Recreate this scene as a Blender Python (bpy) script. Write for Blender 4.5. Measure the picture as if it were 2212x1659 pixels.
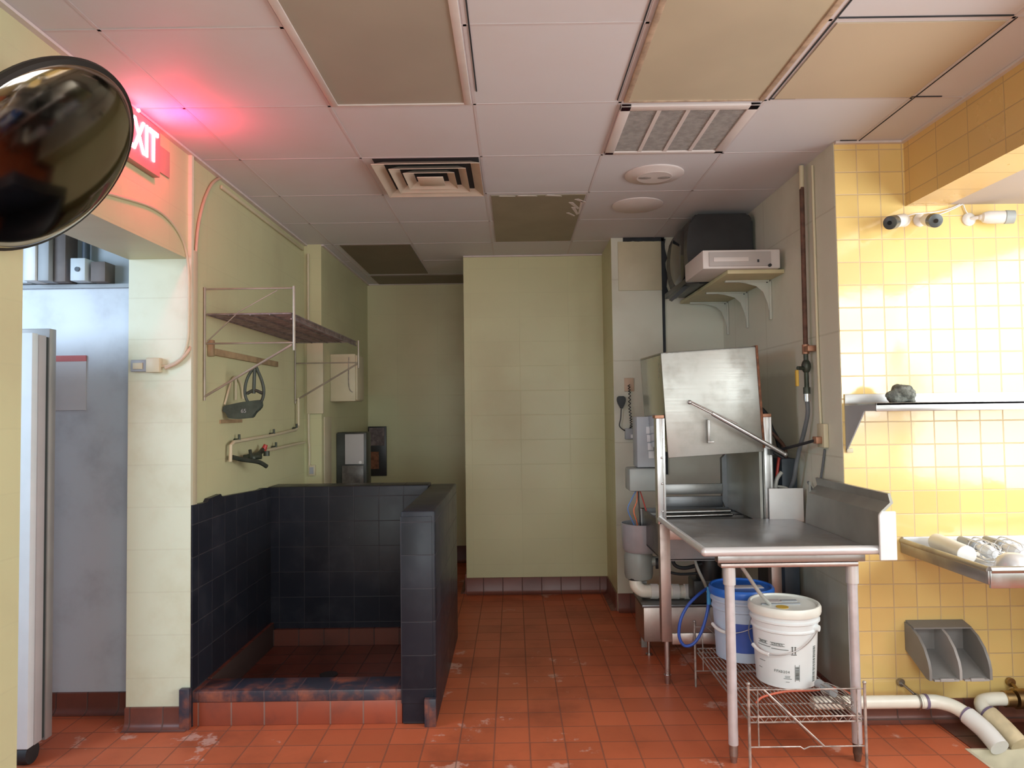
import bpy, bmesh, math, random
from mathutils import Vector, Matrix
random.seed(7)
PI = math.pi
sc = bpy.context.scene
for o in list(bpy.data.objects):
    bpy.data.objects.remove(o)
COL = sc.collection

# ------------------------------------------------------------------ camera
cam_d = bpy.data.cameras.new('camera'); cam = bpy.data.objects.new('camera', cam_d); COL.objects.link(cam)
F_PX = 1528.7
cam_d.sensor_fit = 'HORIZONTAL'; cam_d.sensor_width = 36.0; cam_d.lens = F_PX * 36.0 / 2212
cam_d.clip_start = 0.05
PIT, YAW, ROL = 0.0379830, -0.0015236, -0.013499
fw = Vector((math.sin(YAW)*math.cos(PIT), math.cos(YAW)*math.cos(PIT), math.sin(PIT)))
rt = Vector((math.cos(YAW), -math.sin(YAW), 0)); up = rt.cross(fw)
r2 = math.cos(ROL)*rt + math.sin(ROL)*up; u2 = -math.sin(ROL)*rt + math.cos(ROL)*up
M = Matrix((r2, u2, -fw)).transposed().to_4x4(); M.translation = Vector((0, 0, 1.4864))
cam.matrix_world = M
sc.camera = cam

# ------------------------------------------------------------------ light and exposure
sc.view_settings.view_transform = 'Standard'; sc.view_settings.look = 'None'
sc.view_settings.gamma = 1.0; sc.view_settings.exposure = 0.0
sc.view_settings.use_curve_mapping = False
W = bpy.data.worlds.new('world'); sc.world = W; W.use_nodes = True
W.node_tree.nodes['Background'].inputs[0].default_value = (0.75, 0.85, 1.0, 1)
W.node_tree.nodes['Background'].inputs[1].default_value = 0.3

def area(name, loc, target, sx, sy, power, col, spread=PI):
    d = bpy.data.lights.new(name, 'AREA'); d.shape = 'RECTANGLE'; d.size = sx; d.size_y = sy
    d.energy = power; d.color = col; d.spread = spread
    o = bpy.data.objects.new(name, d); COL.objects.link(o); o.location = loc
    o.rotation_euler = (Vector(target) - Vector(loc)).to_track_quat('-Z', 'Y').to_euler()
    return o
L_WIN = 7.0      # radiance of the daylit window panes on the right
area('daylight_front_windows', (0.3, -1.75, 1.22), (0.3, 3.0, 1.35), 3.0, 1.1, 62, (0.86, 0.98, 1.0))
area('daylight_side_window', (2.93, 0.9, 1.85), (0.2, 2.1, 0.4), 1.9, 1.1, 48, (0.88, 0.98, 1.0))
area('added_fill_behind_viewer', (0.3, -0.3, 2.70), (0.3, 0.1, 0.0), 1.2, 0.6, 34, (0.90, 0.98, 1.0))  # unseen lamp added to lift the near floor and the ceiling bounce
area('daylight_back_room', (-3.5, 1.7, 2.1), (-2.2, 3.4, 1.1), 1.1, 1.1, 62, (0.62, 0.80, 1.0))

# ------------------------------------------------------------------ materials
MATS = {}
def nmat(name):
    m = bpy.data.materials.new(name); m.use_nodes = True; MATS[name] = m
    nt = m.node_tree; b = nt.nodes['Principled BSDF']
    return m, nt, b
def N(nt, t, **kw):
    n = nt.nodes.new(t)
    for k, v in kw.items(): setattr(n, k, v)
    return n
def math_n(nt, op, a, b=None, c=None):
    n = N(nt, 'ShaderNodeMath', operation=op)
    for i, v in enumerate((a, b, c)):
        if v is None: continue
        if isinstance(v, (int, float)): n.inputs[i].default_value = v
        else: nt.links.new(v, n.inputs[i])
    return n.outputs[0]
def mixc(nt, f, a, b):
    n = N(nt, 'ShaderNodeMix', data_type='RGBA')
    for i, v in ((0, f), (6, a), (7, b)):
        if isinstance(v, (int, float)): n.inputs[i].default_value = v
        elif isinstance(v, tuple): n.inputs[i].default_value = (v[0], v[1], v[2], 1)
        else: nt.links.new(v, n.inputs[i])
    return n.outputs[2]
def noise(nt, vec, scale, detail=3, rough=.55, off=0):
    n = N(nt, 'ShaderNodeTexNoise'); n.inputs['Scale'].default_value = scale
    n.inputs['Detail'].default_value = detail; n.inputs['Roughness'].default_value = rough
    if off:
        a = N(nt, 'ShaderNodeVectorMath', operation='ADD'); nt.links.new(vec, a.inputs[0]); a.inputs[1].default_value = (off, off*1.7, off*.6); vec = a.outputs[0]
    nt.links.new(vec, n.inputs['Vector']); return n.outputs[0]
def ramp(nt, v, a, b):
    n = N(nt, 'ShaderNodeMapRange'); n.interpolation_type = 'SMOOTHSTEP'
    n.inputs[1].default_value = a; n.inputs[2].default_value = b; nt.links.new(v, n.inputs[0]); return n.outputs[0]
def simple(name, col, rough=.5, metal=0, spec=.5, var=.06, scale=6, bump=0, **kw):
    m, nt, b = nmat(name)
    tc = N(nt, 'ShaderNodeTexCoord').outputs['Object']
    f = noise(nt, tc, scale)
    c = mixc(nt, ramp(nt, f, .3, .7), tuple(x*(1-var) for x in col), tuple(min(1, x*(1+var)) for x in col))
    nt.links.new(c, b.inputs['Base Color'])
    b.inputs['Roughness'].default_value = rough; b.inputs['Metallic'].default_value = metal
    b.inputs['Specular IOR Level'].default_value = spec
    if bump:
        bp = N(nt, 'ShaderNodeBump'); bp.inputs['Strength'].default_value = bump; bp.inputs['Distance'].default_value = .004
        nt.links.new(noise(nt, tc, scale*6), bp.inputs['Height']); nt.links.new(bp.outputs[0], b.inputs['Normal'])
    for k, v in kw.items(): b.inputs[k].default_value = v
    return m
def steel(name, col=(.55, .55, .55), rough=.3, aniso=.35, scr=120, dirt=.25, axis=0):
    m, nt, b = nmat(name)
    tc = N(nt, 'ShaderNodeTexCoord').outputs['Object']
    mp = N(nt, 'ShaderNodeMapping'); s = [scr, scr, scr]; s[axis] = 1.2; mp.inputs['Scale'].default_value = s
    nt.links.new(tc, mp.inputs[0])
    f = noise(nt, mp.outputs[0], 1.0, 4)
    g = noise(nt, tc, 5, 5, .6, 3)
    dd = ramp(nt, g, .45, .75)
    c = mixc(nt, math_n(nt, 'MULTIPLY', dd, dirt), col, tuple(x*.55 for x in (col[0], col[1]*.93, col[2]*.82)))
    nt.links.new(c, b.inputs['Base Color']); b.inputs['Metallic'].default_value = 1
    r = math_n(nt, 'MULTIPLY_ADD', f, .18, rough-.09)
    r = math_n(nt, 'MULTIPLY_ADD', dd, .15, r)
    nt.links.new(r, b.inputs['Roughness'])
    bp = N(nt, 'ShaderNodeBump'); bp.inputs['Strength'].default_value = .08; bp.inputs['Distance'].default_value = .002
    nt.links.new(f, bp.inputs['Height']); nt.links.new(bp.outputs[0], b.inputs['Normal'])
    return m
def emis(name, col, s):
    m, nt, b = nmat(name); b.inputs['Base Color'].default_value = (*col, 1)
    b.inputs['Emission Color'].default_value = (*col, 1); b.inputs['Emission Strength'].default_value = s
    return m
def tiles(name, col, grout, u, v, su, sv, ou, ov, gw=.004, rough=.3, var=.06, tilt=0.0, bump=.5,
          stain=None, stain_amt=.3, stain_scale=3, groutmix=1.0, spots=None, groutsoft=.0015, low=None, spec=.5, patch=None):
    """square tiles laid in world axes u, v (0,1,2) with grout lines, glaze variation and grime"""
    m, nt, b = nmat(name)
    pos = N(nt, 'ShaderNodeNewGeometry').outputs['Position']
    sp = N(nt, 'ShaderNodeSeparateXYZ'); nt.links.new(pos, sp.inputs[0])
    def cell(ax, size, off):
        t = math_n(nt, 'DIVIDE', math_n(nt, 'SUBTRACT', sp.outputs[ax], off), size)
        fl = math_n(nt, 'FLOOR', t); fr = math_n(nt, 'SUBTRACT', t, fl)
        d = math_n(nt, 'MULTIPLY', math_n(nt, 'MINIMUM', fr, math_n(nt, 'SUBTRACT', 1.0, fr)), size)
        return fl, d
    fu, du = cell(u, su, ou); fv, dv = cell(v, sv, ov)
    d = math_n(nt, 'MINIMUM', du, dv)
    g = math_n(nt, 'SUBTRACT', 1.0, ramp(nt, d, gw/2, gw/2+groutsoft))
    cmb = N(nt, 'ShaderNodeCombineXYZ'); nt.links.new(fu, cmb.inputs[0]); nt.links.new(fv, cmb.inputs[1])
    wn = N(nt, 'ShaderNodeTexWhiteNoise'); wn.noise_dimensions = '2D'; nt.links.new(cmb.outputs[0], wn.inputs['Vector'])
    base = mixc(nt, wn.outputs['Value'], tuple(x*(1-var) for x in col), tuple(min(1, x*(1+var)) for x in col))
    nz = noise(nt, pos, stain_scale, 6, .6)
    if stain:
        base = mixc(nt, math_n(nt, 'MULTIPLY', ramp(nt, nz, .45, .75), stain_amt), base, stain)
    if patch:   # (axis-aligned box of another tone) list of (ux0,ux1,vx0,vx1,col,amt,soft)
        for (a0, a1, b0, b1, pc, amt, so) in patch:
            wob = math_n(nt, 'MULTIPLY', math_n(nt, 'SUBTRACT', noise(nt, pos, 9, 3), .5), so*2.5)
            uu = math_n(nt, 'ADD', sp.outputs[u], wob); vv = math_n(nt, 'ADD', sp.outputs[v], wob)
            w = math_n(nt, 'MULTIPLY', ramp(nt, uu, a0-so, a0+so), math_n(nt, 'SUBTRACT', 1.0, ramp(nt, uu, a1-so, a1+so)))
            w2 = math_n(nt, 'MULTIPLY', ramp(nt, vv, b0-so, b0+so), math_n(nt, 'SUBTRACT', 1.0, ramp(nt, vv, b1-so, b1+so)))
            base = mixc(nt, math_n(nt, 'MULTIPLY', math_n(nt, 'MULTIPLY', w, w2), amt), base, pc)
    if spots:
        sc_, th, pc, amt = spots
        s2 = ramp(nt, noise(nt, pos, sc_, 5, .7, 11), th, th+.05)
        base = mixc(nt, math_n(nt, 'MULTIPLY', s2, amt), base, pc)
    c = mixc(nt, math_n(nt, 'MULTIPLY', g, groutmix), base, grout)
    nt.links.new(c, b.inputs['Base Color'])
    r = math_n(nt, 'ADD', math_n(nt, 'MULTIPLY_ADD', g, .35*groutmix, rough), math_n(nt, 'MULTIPLY', math_n(nt, 'SUBTRACT', nz, .5), .25))
    nt.links.new(r, b.inputs['Roughness']); b.inputs['Specular IOR Level'].default_value = spec
    bp = N(nt, 'ShaderNodeBump'); bp.inputs['Strength'].default_value = bump; bp.inputs['Distance'].default_value = .002
    hgt = math_n(nt, 'ADD', math_n(nt, 'SUBTRACT', 1.0, g), math_n(nt, 'MULTIPLY', noise(nt, pos, 22, 2), .25))
    nt.links.new(hgt, bp.inputs['Height'])
    nrm = bp.outputs[0]
    if tilt:
        sb = N(nt, 'ShaderNodeVectorMath', operation='SUBTRACT'); nt.links.new(wn.outputs['Color'], sb.inputs[0]); sb.inputs[1].default_value = (.5, .5, .5)
        ms = N(nt, 'ShaderNodeVectorMath', operation='SCALE'); nt.links.new(sb.outputs[0], ms.inputs[0]); ms.inputs['Scale'].default_value = tilt
        ad = N(nt, 'ShaderNodeVectorMath', operation='ADD'); nt.links.new(nrm, ad.inputs[0]); nt.links.new(ms.outputs[0], ad.inputs[1])
        no = N(nt, 'ShaderNodeVectorMath', operation='NORMALIZE'); nt.links.new(ad.outputs[0], no.inputs[0]); nrm = no.outputs[0]
    nt.links.new(nrm, b.inputs['Normal'])
    return m

CREAM = (.57, .56, .33)
tiles('floor_tile', (.50, .120, .050), (.13, .07, .05), 0, 1, .158, .158, -.263, .07, gw=.005, rough=.46, var=.10, tilt=.006, groutmix=.6,
      stain=(.16, .04, .02), stain_amt=.55, stain_scale=2.2, spots=(3.4, .60, (.66, .42, .34), .6), spec=.3)
tiles('curb_tile', (.30, .066, .034), (.24, .12, .09), 0, 2, .158, 3.0, -.263, -1.0, gw=.006, rough=.4, var=.1, stain=(.12, .04, .03), stain_amt=.5, stain_scale=7)
tiles('base_tile', (.17, .055, .038), (.10, .05, .04), 0, 1, .158, .158, -.263, .07, gw=.005, rough=.4, var=.15, stain=(.05, .02, .02), stain_amt=.5)
tiles('wall_paint_x', CREAM, (.48, .465, .29), 1, 2, .405, .203, 0, 0.03, gw=.002, rough=.42, var=.01, bump=.12, groutmix=.2,
      stain=(.44, .38, .23), stain_amt=.4, stain_scale=1.3, groutsoft=.004)
tiles('wall_paint_y', CREAM, (.48, .465, .29), 0, 2, .405, .203, 0.06, 0.03, gw=.002, rough=.38, var=.01, bump=.12, groutmix=.2,
      stain=(.46, .40, .24), stain_amt=.4, stain_scale=1.3, groutsoft=.004)
tiles('jamb_paint_lit', (.70, .72, .55), (.48, .44, .32), 0, 2, .405, .203, 0.06, 0.03, gw=.002, rough=.42, var=.01, bump=.12, groutmix=.2,  # lighter copy of the wall cream; light on this face is painted in
      stain=(.52, .46, .28), stain_amt=.5, stain_scale=2.5, groutsoft=.004)
tiles('alcove_paint', (.64, .63, .52), (.42, .40, .30), 1, 2, .61, .61, .12, 0.02, gw=.004, rough=.45, var=.01, bump=.25, groutmix=.4,
      stain=(.44, .40, .30), stain_amt=.45, stain_scale=1.6, groutsoft=.004,
      patch=[(3.95, 4.75, 1.2, 1.68, (.40, .36, .28), .55, .02), (3.3, 4.2, .0, .62, (.33, .33, .27), .8, .05), (3.42, 3.62, .35, .75, (.52, .54, .47), .7, .03)])
tiles('yellow_tile', (.80, .58, .22), (.60, .43, .22), 0, 2, .1105, .1105, 1.689-.1105*12, 2.626-.1105*24, gw=.0028, rough=.13, var=.05, tilt=.022, bump=.6,
      stain=(.72, .48, .17), stain_amt=.3, stain_scale=2.5, groutsoft=.002, spec=1.0)
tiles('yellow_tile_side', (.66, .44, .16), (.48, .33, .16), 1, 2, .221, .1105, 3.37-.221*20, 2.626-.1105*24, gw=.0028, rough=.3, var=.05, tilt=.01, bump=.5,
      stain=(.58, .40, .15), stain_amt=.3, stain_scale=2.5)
tiles('black_tile_y', (.016, .018, .026), (.05, .045, .05), 0, 2, .158, .158, -.55, .01, gw=.003, rough=.36, var=.15, tilt=.012, bump=.3, spec=.3, groutmix=.5,
      stain=(.05, .05, .06), stain_amt=.4, stain_scale=6, spots=(26, .70, (.35, .30, .18), .5))
tiles('black_tile_x', (.016, .018, .026), (.06, .055, .06), 1, 2, .158, .158, .02, .01, gw=.003, rough=.36, var=.15, tilt=.012, bump=.3, spec=.3, groutmix=.6,
      stain=(.05, .05, .06), stain_amt=.4, stain_scale=6, spots=(20, .68, (.20, .10, .08), .5))
tiles('black_worn', (.035, .035, .05), (.10, .05, .05), 0, 2, .158, 3.0, -.263, -1.0, gw=.006, rough=.4, var=.2, bump=.5, groutmix=.6,
      stain=(.30, .09, .05), stain_amt=1.0, stain_scale=8)
tiles('dark_red_tile', (.12, .035, .022), (.05, .025, .02), 0, 1, .158, .158, -.263, .07, gw=.006, rough=.4, var=.15, stain=(.03, .015, .01), stain_amt=.6)
tiles('ceiling_tile', (.64, .635, .66), (.55, .545, .57), 0, 1, .61, .61, -.7555, 2.3131-.61*10, gw=.004, rough=.6, var=.012, bump=.15, groutmix=.4,
      stain=(.58, .49, .43), stain_amt=.35, stain_scale=.9, spots=(3.0, .70, (.45, .34, .26), .4), spec=.25)
tiles('ceiling_tile_low', (.50, .44, .40), (.45, .38, .34), 0, 1, .61, .61, 2.12, 2.3131-.61*10, gw=.004, rough=.7, var=.012, bump=.15, groutmix=.4, spec=.2)
tiles('room_panel', (.62, .66, .72), (.40, .42, .46), 0, 2, 1.22, 2.44, -3.1, -.28, gw=.004, rough=.35, var=.01, bump=.2,
      stain=(.36, .36, .40), stain_amt=.5, stain_scale=3.0)
simple('room_paint', (.36, .40, .44), .6, var=.12, scale=3)
steel('steel', (.56, .56, .56), .30)
steel('steel_hood', (.47, .47, .44), .46, dirt=.35, axis=0)
steel('steel_hood_side_reflect', (.62, .66, .70), .20, dirt=.2, axis=2)  # paler blue tint holds the daylight reflected in the hood sides
simple('steel_glare', (.66, .66, .67), .28, metal=.35, var=.05)  # window glare on the steel is put into this pale grey
simple('wire_bracket', (.34, .30, .24), .45, metal=.4, var=.2)
steel('steel_dull', (.42, .41, .40), .42, dirt=.6)
steel('steel_table', (.62, .62, .65), .33, dirt=.5)
steel('steel_dark', (.22, .22, .23), .40, dirt=.6)
steel('steel_pink', (.50, .42, .39), .42, dirt=.4, axis=2)
steel('chrome', (.80, .80, .80), .14, dirt=.1)
simple('steel_leg', (.60, .59, .62), .32, metal=.35, var=.12, scale=9)
simple('bowl_steel', (.50, .52, .55), .28, metal=.4, var=.1)
simple('splash_grey', (.36, .36, .33), .42, metal=.6, var=.12, scale=4)
simple('white_metal', (.74, .74, .73), .35, var=.03)
simple('white_plastic', (.78, .77, .75), .38, var=.03, **{'Subsurface Weight': 0.0})
simple('bucket_white', (.80, .85, .86), .35, var=.03)
simple('lid_cream', (.84, .85, .78), .35, var=.05)
simple('bucket_pale_blue', (.50, .60, .74), .35, var=.05)
simple('bucket_liquid_blue', (.05, .11, .42), .3, var=.15)
simple('lid_blue', (.03, .16, .62), .3, var=.1)
simple('pvc', (.85, .82, .72), .32, var=.05)
simple('pvc_stained', (.66, .55, .36), .4, var=.2, scale=9)
simple('purple_primer', (.20, .15, .24), .4, var=.2)
simple('black_plastic', (.018, .018, .020), .4, var=.2)
simple('tv_black', (.022, .021, .022), .38, var=.2)
simple('screen_glass', (.012, .011, .013), .08, var=.1, spec=.8)
simple('rubber', (.02, .02, .022), .65, var=.2)
simple('rust_pipe', (.10, .045, .028), .7, var=.4, scale=20)
simple('rust', (.20, .08, .04), .75, var=.4, scale=30)
simple('green_iron', (.045, .062, .05), .5, var=.3, scale=12, bump=.3)
simple('valve_green', (.05, .06, .045), .45, metal=.4, var=.3, scale=15)
simple('brass', (.45, .30, .14), .4, metal=1, var=.2)
simple('copper_fitting', (.42, .22, .14), .5, metal=.7, var=.2)
simple('valve_yellow', (.60, .38, .05), .5)
simple('hose_clear', (.45, .45, .42), .3, var=.05)
simple('hose_grey', (.12, .13, .14), .5, var=.2)
simple('hose_blue', (.03, .09, .42), .4)
simple('hose_light_blue', (.05, .30, .60), .4)
simple('wire_orange', (.70, .16, .06), .4)
simple('wire_red', (.42, .04, .03), .4)
simple('wire_blue', (.10, .20, .45), .4)
simple('hose_orange', (.60, .14, .08), .4)
simple('wire_rack', (.44, .40, .37), .42, metal=.6, var=.35, scale=25)
simple('wire_shelf_grey', (.26, .22, .21), .5, metal=.5, var=.3, scale=20)
simple('painted_cream', (.56, .50, .34), .45, var=.04)
simple('painted_pinkish', (.55, .40, .28), .5, var=.06)
simple('wood_rail', (.34, .24, .13), .6, var=.2, scale=14)
simple('shelf_wood', (.55, .48, .28), .5, var=.06)
simple('bracket_white', (.50, .50, .43), .45, var=.04)
simple('device_white', (.62, .56, .53), .4, var=.03)
simple('device_panel', (.42, .38, .36), .5, var=.05)
simple('paper', (.62, .60, .62), .7, var=.03)
simple('paper_red', (.62, .18, .18), .7, var=.1)
simple('sign_black', (.03, .03, .032), .4, var=.2)
simple('sign_print', (.17, .13, .13), .6, var=.45, scale=25)
simple('dispenser_dark', (.05, .055, .05), .4, var=.3)
simple('dispenser_smoke', (.12, .11, .10), .3, var=.3, scale=20)
simple('paper_towel', (.46, .44, .43), .7, var=.03)
simple('grey_box', (.34, .36, .38), .45, var=.06)
simple('light_box', (.60, .66, .70), .45, var=.04)
simple('dark_box', (.05, .065, .085), .5, var=.2)
simple('brown_box', (.16, .13, .12), .6, var=.2)
simple('grey_motor', (.30, .32, .30), .4, var=.06)
simple('bin_grey', (.22, .21, .20), .5, var=.06)
simple('bin_edge', (.36, .34, .33), .5, var=.06)
simple('troffer_lens', (.38, .34, .28), .35, var=.05, scale=2, spec=.35)
simple('troffer_lens_right', (.50, .44, .32), .35, var=.06, scale=2, spec=.35)
simple('beige_tile', (.53, .44, .32), .5, var=.03, scale=1.5)
simple('brown_tile', (.26, .22, .15), .5, var=.08, scale=3)
simple('dark_brown_tile', (.17, .13, .09), .5, var=.08, scale=3)
simple('ceiling_frame', (.64, .57, .54), .45, var=.05, scale=9)
simple('grid_paint', (.60, .56, .57), .6, var=.03)
simple('frame_rusty', (.44, .33, .24), .5, var=.25, scale=18)
simple('vent_white', (.66, .60, .58), .45, var=.03)
simple('vent_cream', (.60, .50, .40), .45, var=.05)
simple('vent_dark', (.02, .018, .022), .8)
simple('filter_grey', (.30, .27, .25), .9, var=.15, scale=30, bump=.6)
simple('camera_face', (.07, .08, .08), .25, var=.1)
simple('camera_grey', (.40, .44, .44), .4, var=.06)
simple('steel_wool', (.16, .17, .15), .7, var=.5, scale=60, bump=1)
simple('fridge_white', (.74, .80, .84), .35, var=.03)
simple('fridge_frame', (.46, .44, .45), .4, var=.04)
simple('fridge_door', (.40, .39, .39), .35, metal=.5, var=.05)
simple('gasket', (.03, .04, .04), .6)
simple('print_ink', (.12, .13, .12), .6, var=.2, scale=40)
simple('label_white', (.62, .62, .62), .5, var=.03)
simple('sink_cream', (.58, .53, .40), .35, var=.15, scale=6)
simple('caulk', (.55, .52, .50), .6, var=.1)
simple('dark_gap', (.025, .03, .035), .8, var=.3)
simple('light_bulb', (.80, .82, .84), .15, var=.02)
simple('mirror_rim', (.012, .009, .007), .5, var=.3)
m, nt, b = nmat('smoked_mirror')
b.inputs['Base Color'].default_value = (.36, .31, .26, 1); b.inputs['Metallic'].default_value = 1; b.inputs['Roughness'].default_value = .09
emis('daylight_pane', (.96, .985, 1.0), L_WIN)
emis('daylight_pane_cool', (.85, .92, 1.0), 2.0)
emis('daylight_pane_far', (.85, .92, 1.0), .5)
emis('exit_red', (1.0, .35, .45), 14.0)
emis('led_red', (1.0, .10, .16), 25.0)
simple('sign_housing', (.40, .28, .22), .5, var=.05)

# ------------------------------------------------------------------ mesh builder
ORG = {}
class MB:
    def __init__(s): s.bm = bmesh.new()
    def _xf(s, vs, mat):
        if mat is not None:
            for v in vs: v.co = mat @ v.co
    def box(s, x0, x1, y0, y1, z0, z1, bev=0, mat=None, seg=2):
        r = bmesh.ops.create_cube(s.bm, size=1)['verts']
        for v in r: v.co = Vector(((x0+x1)/2+v.co.x*(x1-x0), (y0+y1)/2+v.co.y*(y1-y0), (z0+z1)/2+v.co.z*(z1-z0)))
        if bev:
            es = set(e for v in r for e in v.link_edges)
            rr = bmesh.ops.bevel(s.bm, geom=list(es), offset=bev, segments=seg, affect='EDGES', profile=.5)
            r = list(set(v for f in rr['faces'] for v in f.verts) | set(v for v in r if v.is_valid))
        s._xf(r, mat); return s
    def ring(s, c, ax1, ax2, r, n): return [s.bm.verts.new(c + ax1*(r*math.cos(2*PI*i/n)) + ax2*(r*math.sin(2*PI*i/n))) for i in range(n)]
    def cyl(s, p0, p1, r0, r1=None, n=20, caps=True):
        p0, p1 = Vector(p0), Vector(p1); r1 = r0 if r1 is None else r1
        d = (p1-p0).normalized(); a = d.orthogonal().normalized(); b_ = d.cross(a)
        A = s.ring(p0, a, b_, r0, n); B = s.ring(p1, a, b_, r1, n)
        for i in range(n): s.bm.faces.new((A[i], A[(i+1) % n], B[(i+1) % n], B[i]))
        if caps: s.bm.faces.new(A[::-1]); s.bm.faces.new(B)
        return s
    def lathe(s, prof, c=(0, 0, 0), axis=(0, 0, 1), n=36, capends=True):
        c = Vector(c); d = Vector(axis).normalized(); a = d.orthogonal().normalized(); b_ = d.cross(a)
        if abs(d.z) > .99: a, b_ = Vector((1, 0, 0)), Vector((0, 1, 0))*(1 if d.z > 0 else -1)
        R = [s.ring(c+d*z, a, b_, max(r, 1e-4), n) for r, z in prof]
        for A, B in zip(R, R[1:]):
            for i in range(n): s.bm.faces.new((A[i], A[(i+1) % n], B[(i+1) % n], B[i]))
        if capends: s.bm.faces.new(R[0][::-1]); s.bm.faces.new(R[-1])
        return s
    def tube(s, pts, r, n=10, smooth=True, closed=False, sub=6):
        P = [Vector(p) for p in pts]
        if smooth and len(P) > 2:
            Q = []; L = len(P); rng = range(L if closed else L-1)
            for i in rng:
                if closed: a, b_, c, d = P[(i-1) % L], P[i], P[(i+1) % L], P[(i+2) % L]
                else: a, b_, c, d = P[max(i-1, 0)], P[i], P[i+1], P[min(i+2, L-1)]
                for k in range(sub):
                    t = k/sub
                    Q.append(.5*((2*b_)+(c-a)*t+(2*a-5*b_+4*c-d)*t*t+(3*b_-a-3*c+d)*t**3))
            if not closed: Q.append(P[-1])
            P = Q
        L = len(P); tan = []
        for i in range(L):
            if closed: t = P[(i+1) % L]-P[i-1]
            else: t = P[min(i+1, L-1)]-P[max(i-1, 0)]
            tan.append(t.normalized())
        a = tan[0].orthogonal().normalized(); R = []
        for i in range(L):
            a = (a - tan[i]*a.dot(tan[i])).normalized(); R.append(s.ring(P[i], a, tan[i].cross(a), r, n))
        prs = list(zip(R, R[1:])) + ([(R[-1], R[0])] if closed else [])
        for A, B in prs:
            for i in range(n): s.bm.faces.new((A[i], A[(i+1) % n], B[(i+1) % n], B[i]))
        if not closed: s.bm.faces.new(R[0][::-1]); s.bm.faces.new(R[-1])
        return s
    def prism(s, poly, a0, a1, axis='Y', mat=None, bev=0):
        def mk(p, a):
            return Vector((p[0], a, p[1])) if axis == 'Y' else Vector((a, p[0], p[1])) if axis == 'X' else Vector((p[0], p[1], a))
        A = [s.bm.verts.new(mk(p, a0)) for p in poly]; B = [s.bm.verts.new(mk(p, a1)) for p in poly]; n = len(poly)
        fs = [s.bm.faces.new(A[::-1]), s.bm.faces.new(B)]
        for i in range(n): fs.append(s.bm.faces.new((A[i], A[(i+1) % n], B[(i+1) % n], B[i])))
        vs = A+B
        if bev:
            rr = bmesh.ops.bevel(s.bm, geom=list(set(e for f in fs for e in f.edges)), offset=bev, segments=2, affect='EDGES')
            vs = list(set(v for f in rr['faces'] for v in f.verts) | set(v for v in vs if v.is_valid))
        s._xf(vs, mat); return s
    def hexa(s, lo, hi):
        """solid from two matching outlines"""
        A = [s.bm.verts.new(Vector(p)) for p in lo]; B = [s.bm.verts.new(Vector(p)) for p in hi]; n = len(lo)
        s.bm.faces.new(A[::-1]); s.bm.faces.new(B)
        for i in range(n): s.bm.faces.new((A[i], A[(i+1) % n], B[(i+1) % n], B[i]))
        return s
    def ball(s, c, r, sx=1, sy=1, sz=1, n=20, mat=None):
        r_ = bmesh.ops.create_uvsphere(s.bm, u_segments=n, v_segments=n//2, radius=r)['verts']
        for v in r_: v.co = Vector((v.co.x*sx, v.co.y*sy, v.co.z*sz)); 
        s._xf(r_, mat)
        for v in r_: v.co += Vector(c)
        return s
    def text(s, body, size, mat, ext=.0008):
        cu = bpy.data.curves.new('t', 'FONT'); cu.body = body; cu.size = size; cu.extrude = ext
        cu.align_x = 'CENTER'; cu.align_y = 'CENTER'
        ob = bpy.data.objects.new('t', cu); COL.objects.link(ob)
        dg = bpy.context.evaluated_depsgraph_get(); me = bpy.data.meshes.new_from_object(ob.evaluated_get(dg))
        me.transform(mat); s.bm.from_mesh(me)
        bpy.data.objects.remove(ob); bpy.data.curves.remove(cu); bpy.data.meshes.remove(me)
        return s
    def build(s, name, mat, parent=None, org=None, ang=35):
        if parent is not None: org = ORG[parent.name]
        elif org is None:
            xs = [v.co for v in s.bm.verts]
            org = Vector(((min(v.x for v in xs)+max(v.x for v in xs))/2, (min(v.y for v in xs)+max(v.y for v in xs))/2, min(v.z for v in xs)))
        org = Vector(org)
        bmesh.ops.recalc_face_normals(s.bm, faces=s.bm.faces)
        bmesh.ops.translate(s.bm, verts=s.bm.verts, vec=-org)
        me = bpy.data.meshes.new(name); s.bm.to_mesh(me); s.bm.free()
        me.materials.append(MATS[mat])
        me.polygons.foreach_set('use_smooth', [True]*len(me.polygons)); me.set_sharp_from_angle(angle=math.radians(ang))
        o = bpy.data.objects.new(name, me); COL.objects.link(o)
        if parent is not None: o.parent = parent
        else: o.location = org
        ORG[o.name] = org
        return o
def tag(o, label, cat, group=None):
    o['label'] = label; o['category'] = cat
    if group: o['group'] = group
    return o
def thing(name, label, cat, loc, group=None):
    o = bpy.data.objects.new(name, None); COL.objects.link(o); o.location = loc; o.empty_display_size = .05
    ORG[o.name] = Vector(loc); return tag(o, label, cat, group)
def struct(name, mb, mat, parent=None):
    o = mb.build(name, mat, parent=parent, org=(0, 0, 0) if parent is None else None)
    if parent is None: o['kind'] = 'structure'
    return o
def RX(a): return Matrix.Rotation(a, 4, 'X')
def RY(a): return Matrix.Rotation(a, 4, 'Y')
def RZ(a): return Matrix.Rotation(a, 4, 'Z')
def T(*v): return Matrix.Translation(Vector(v))

ZC = 2.775
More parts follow.
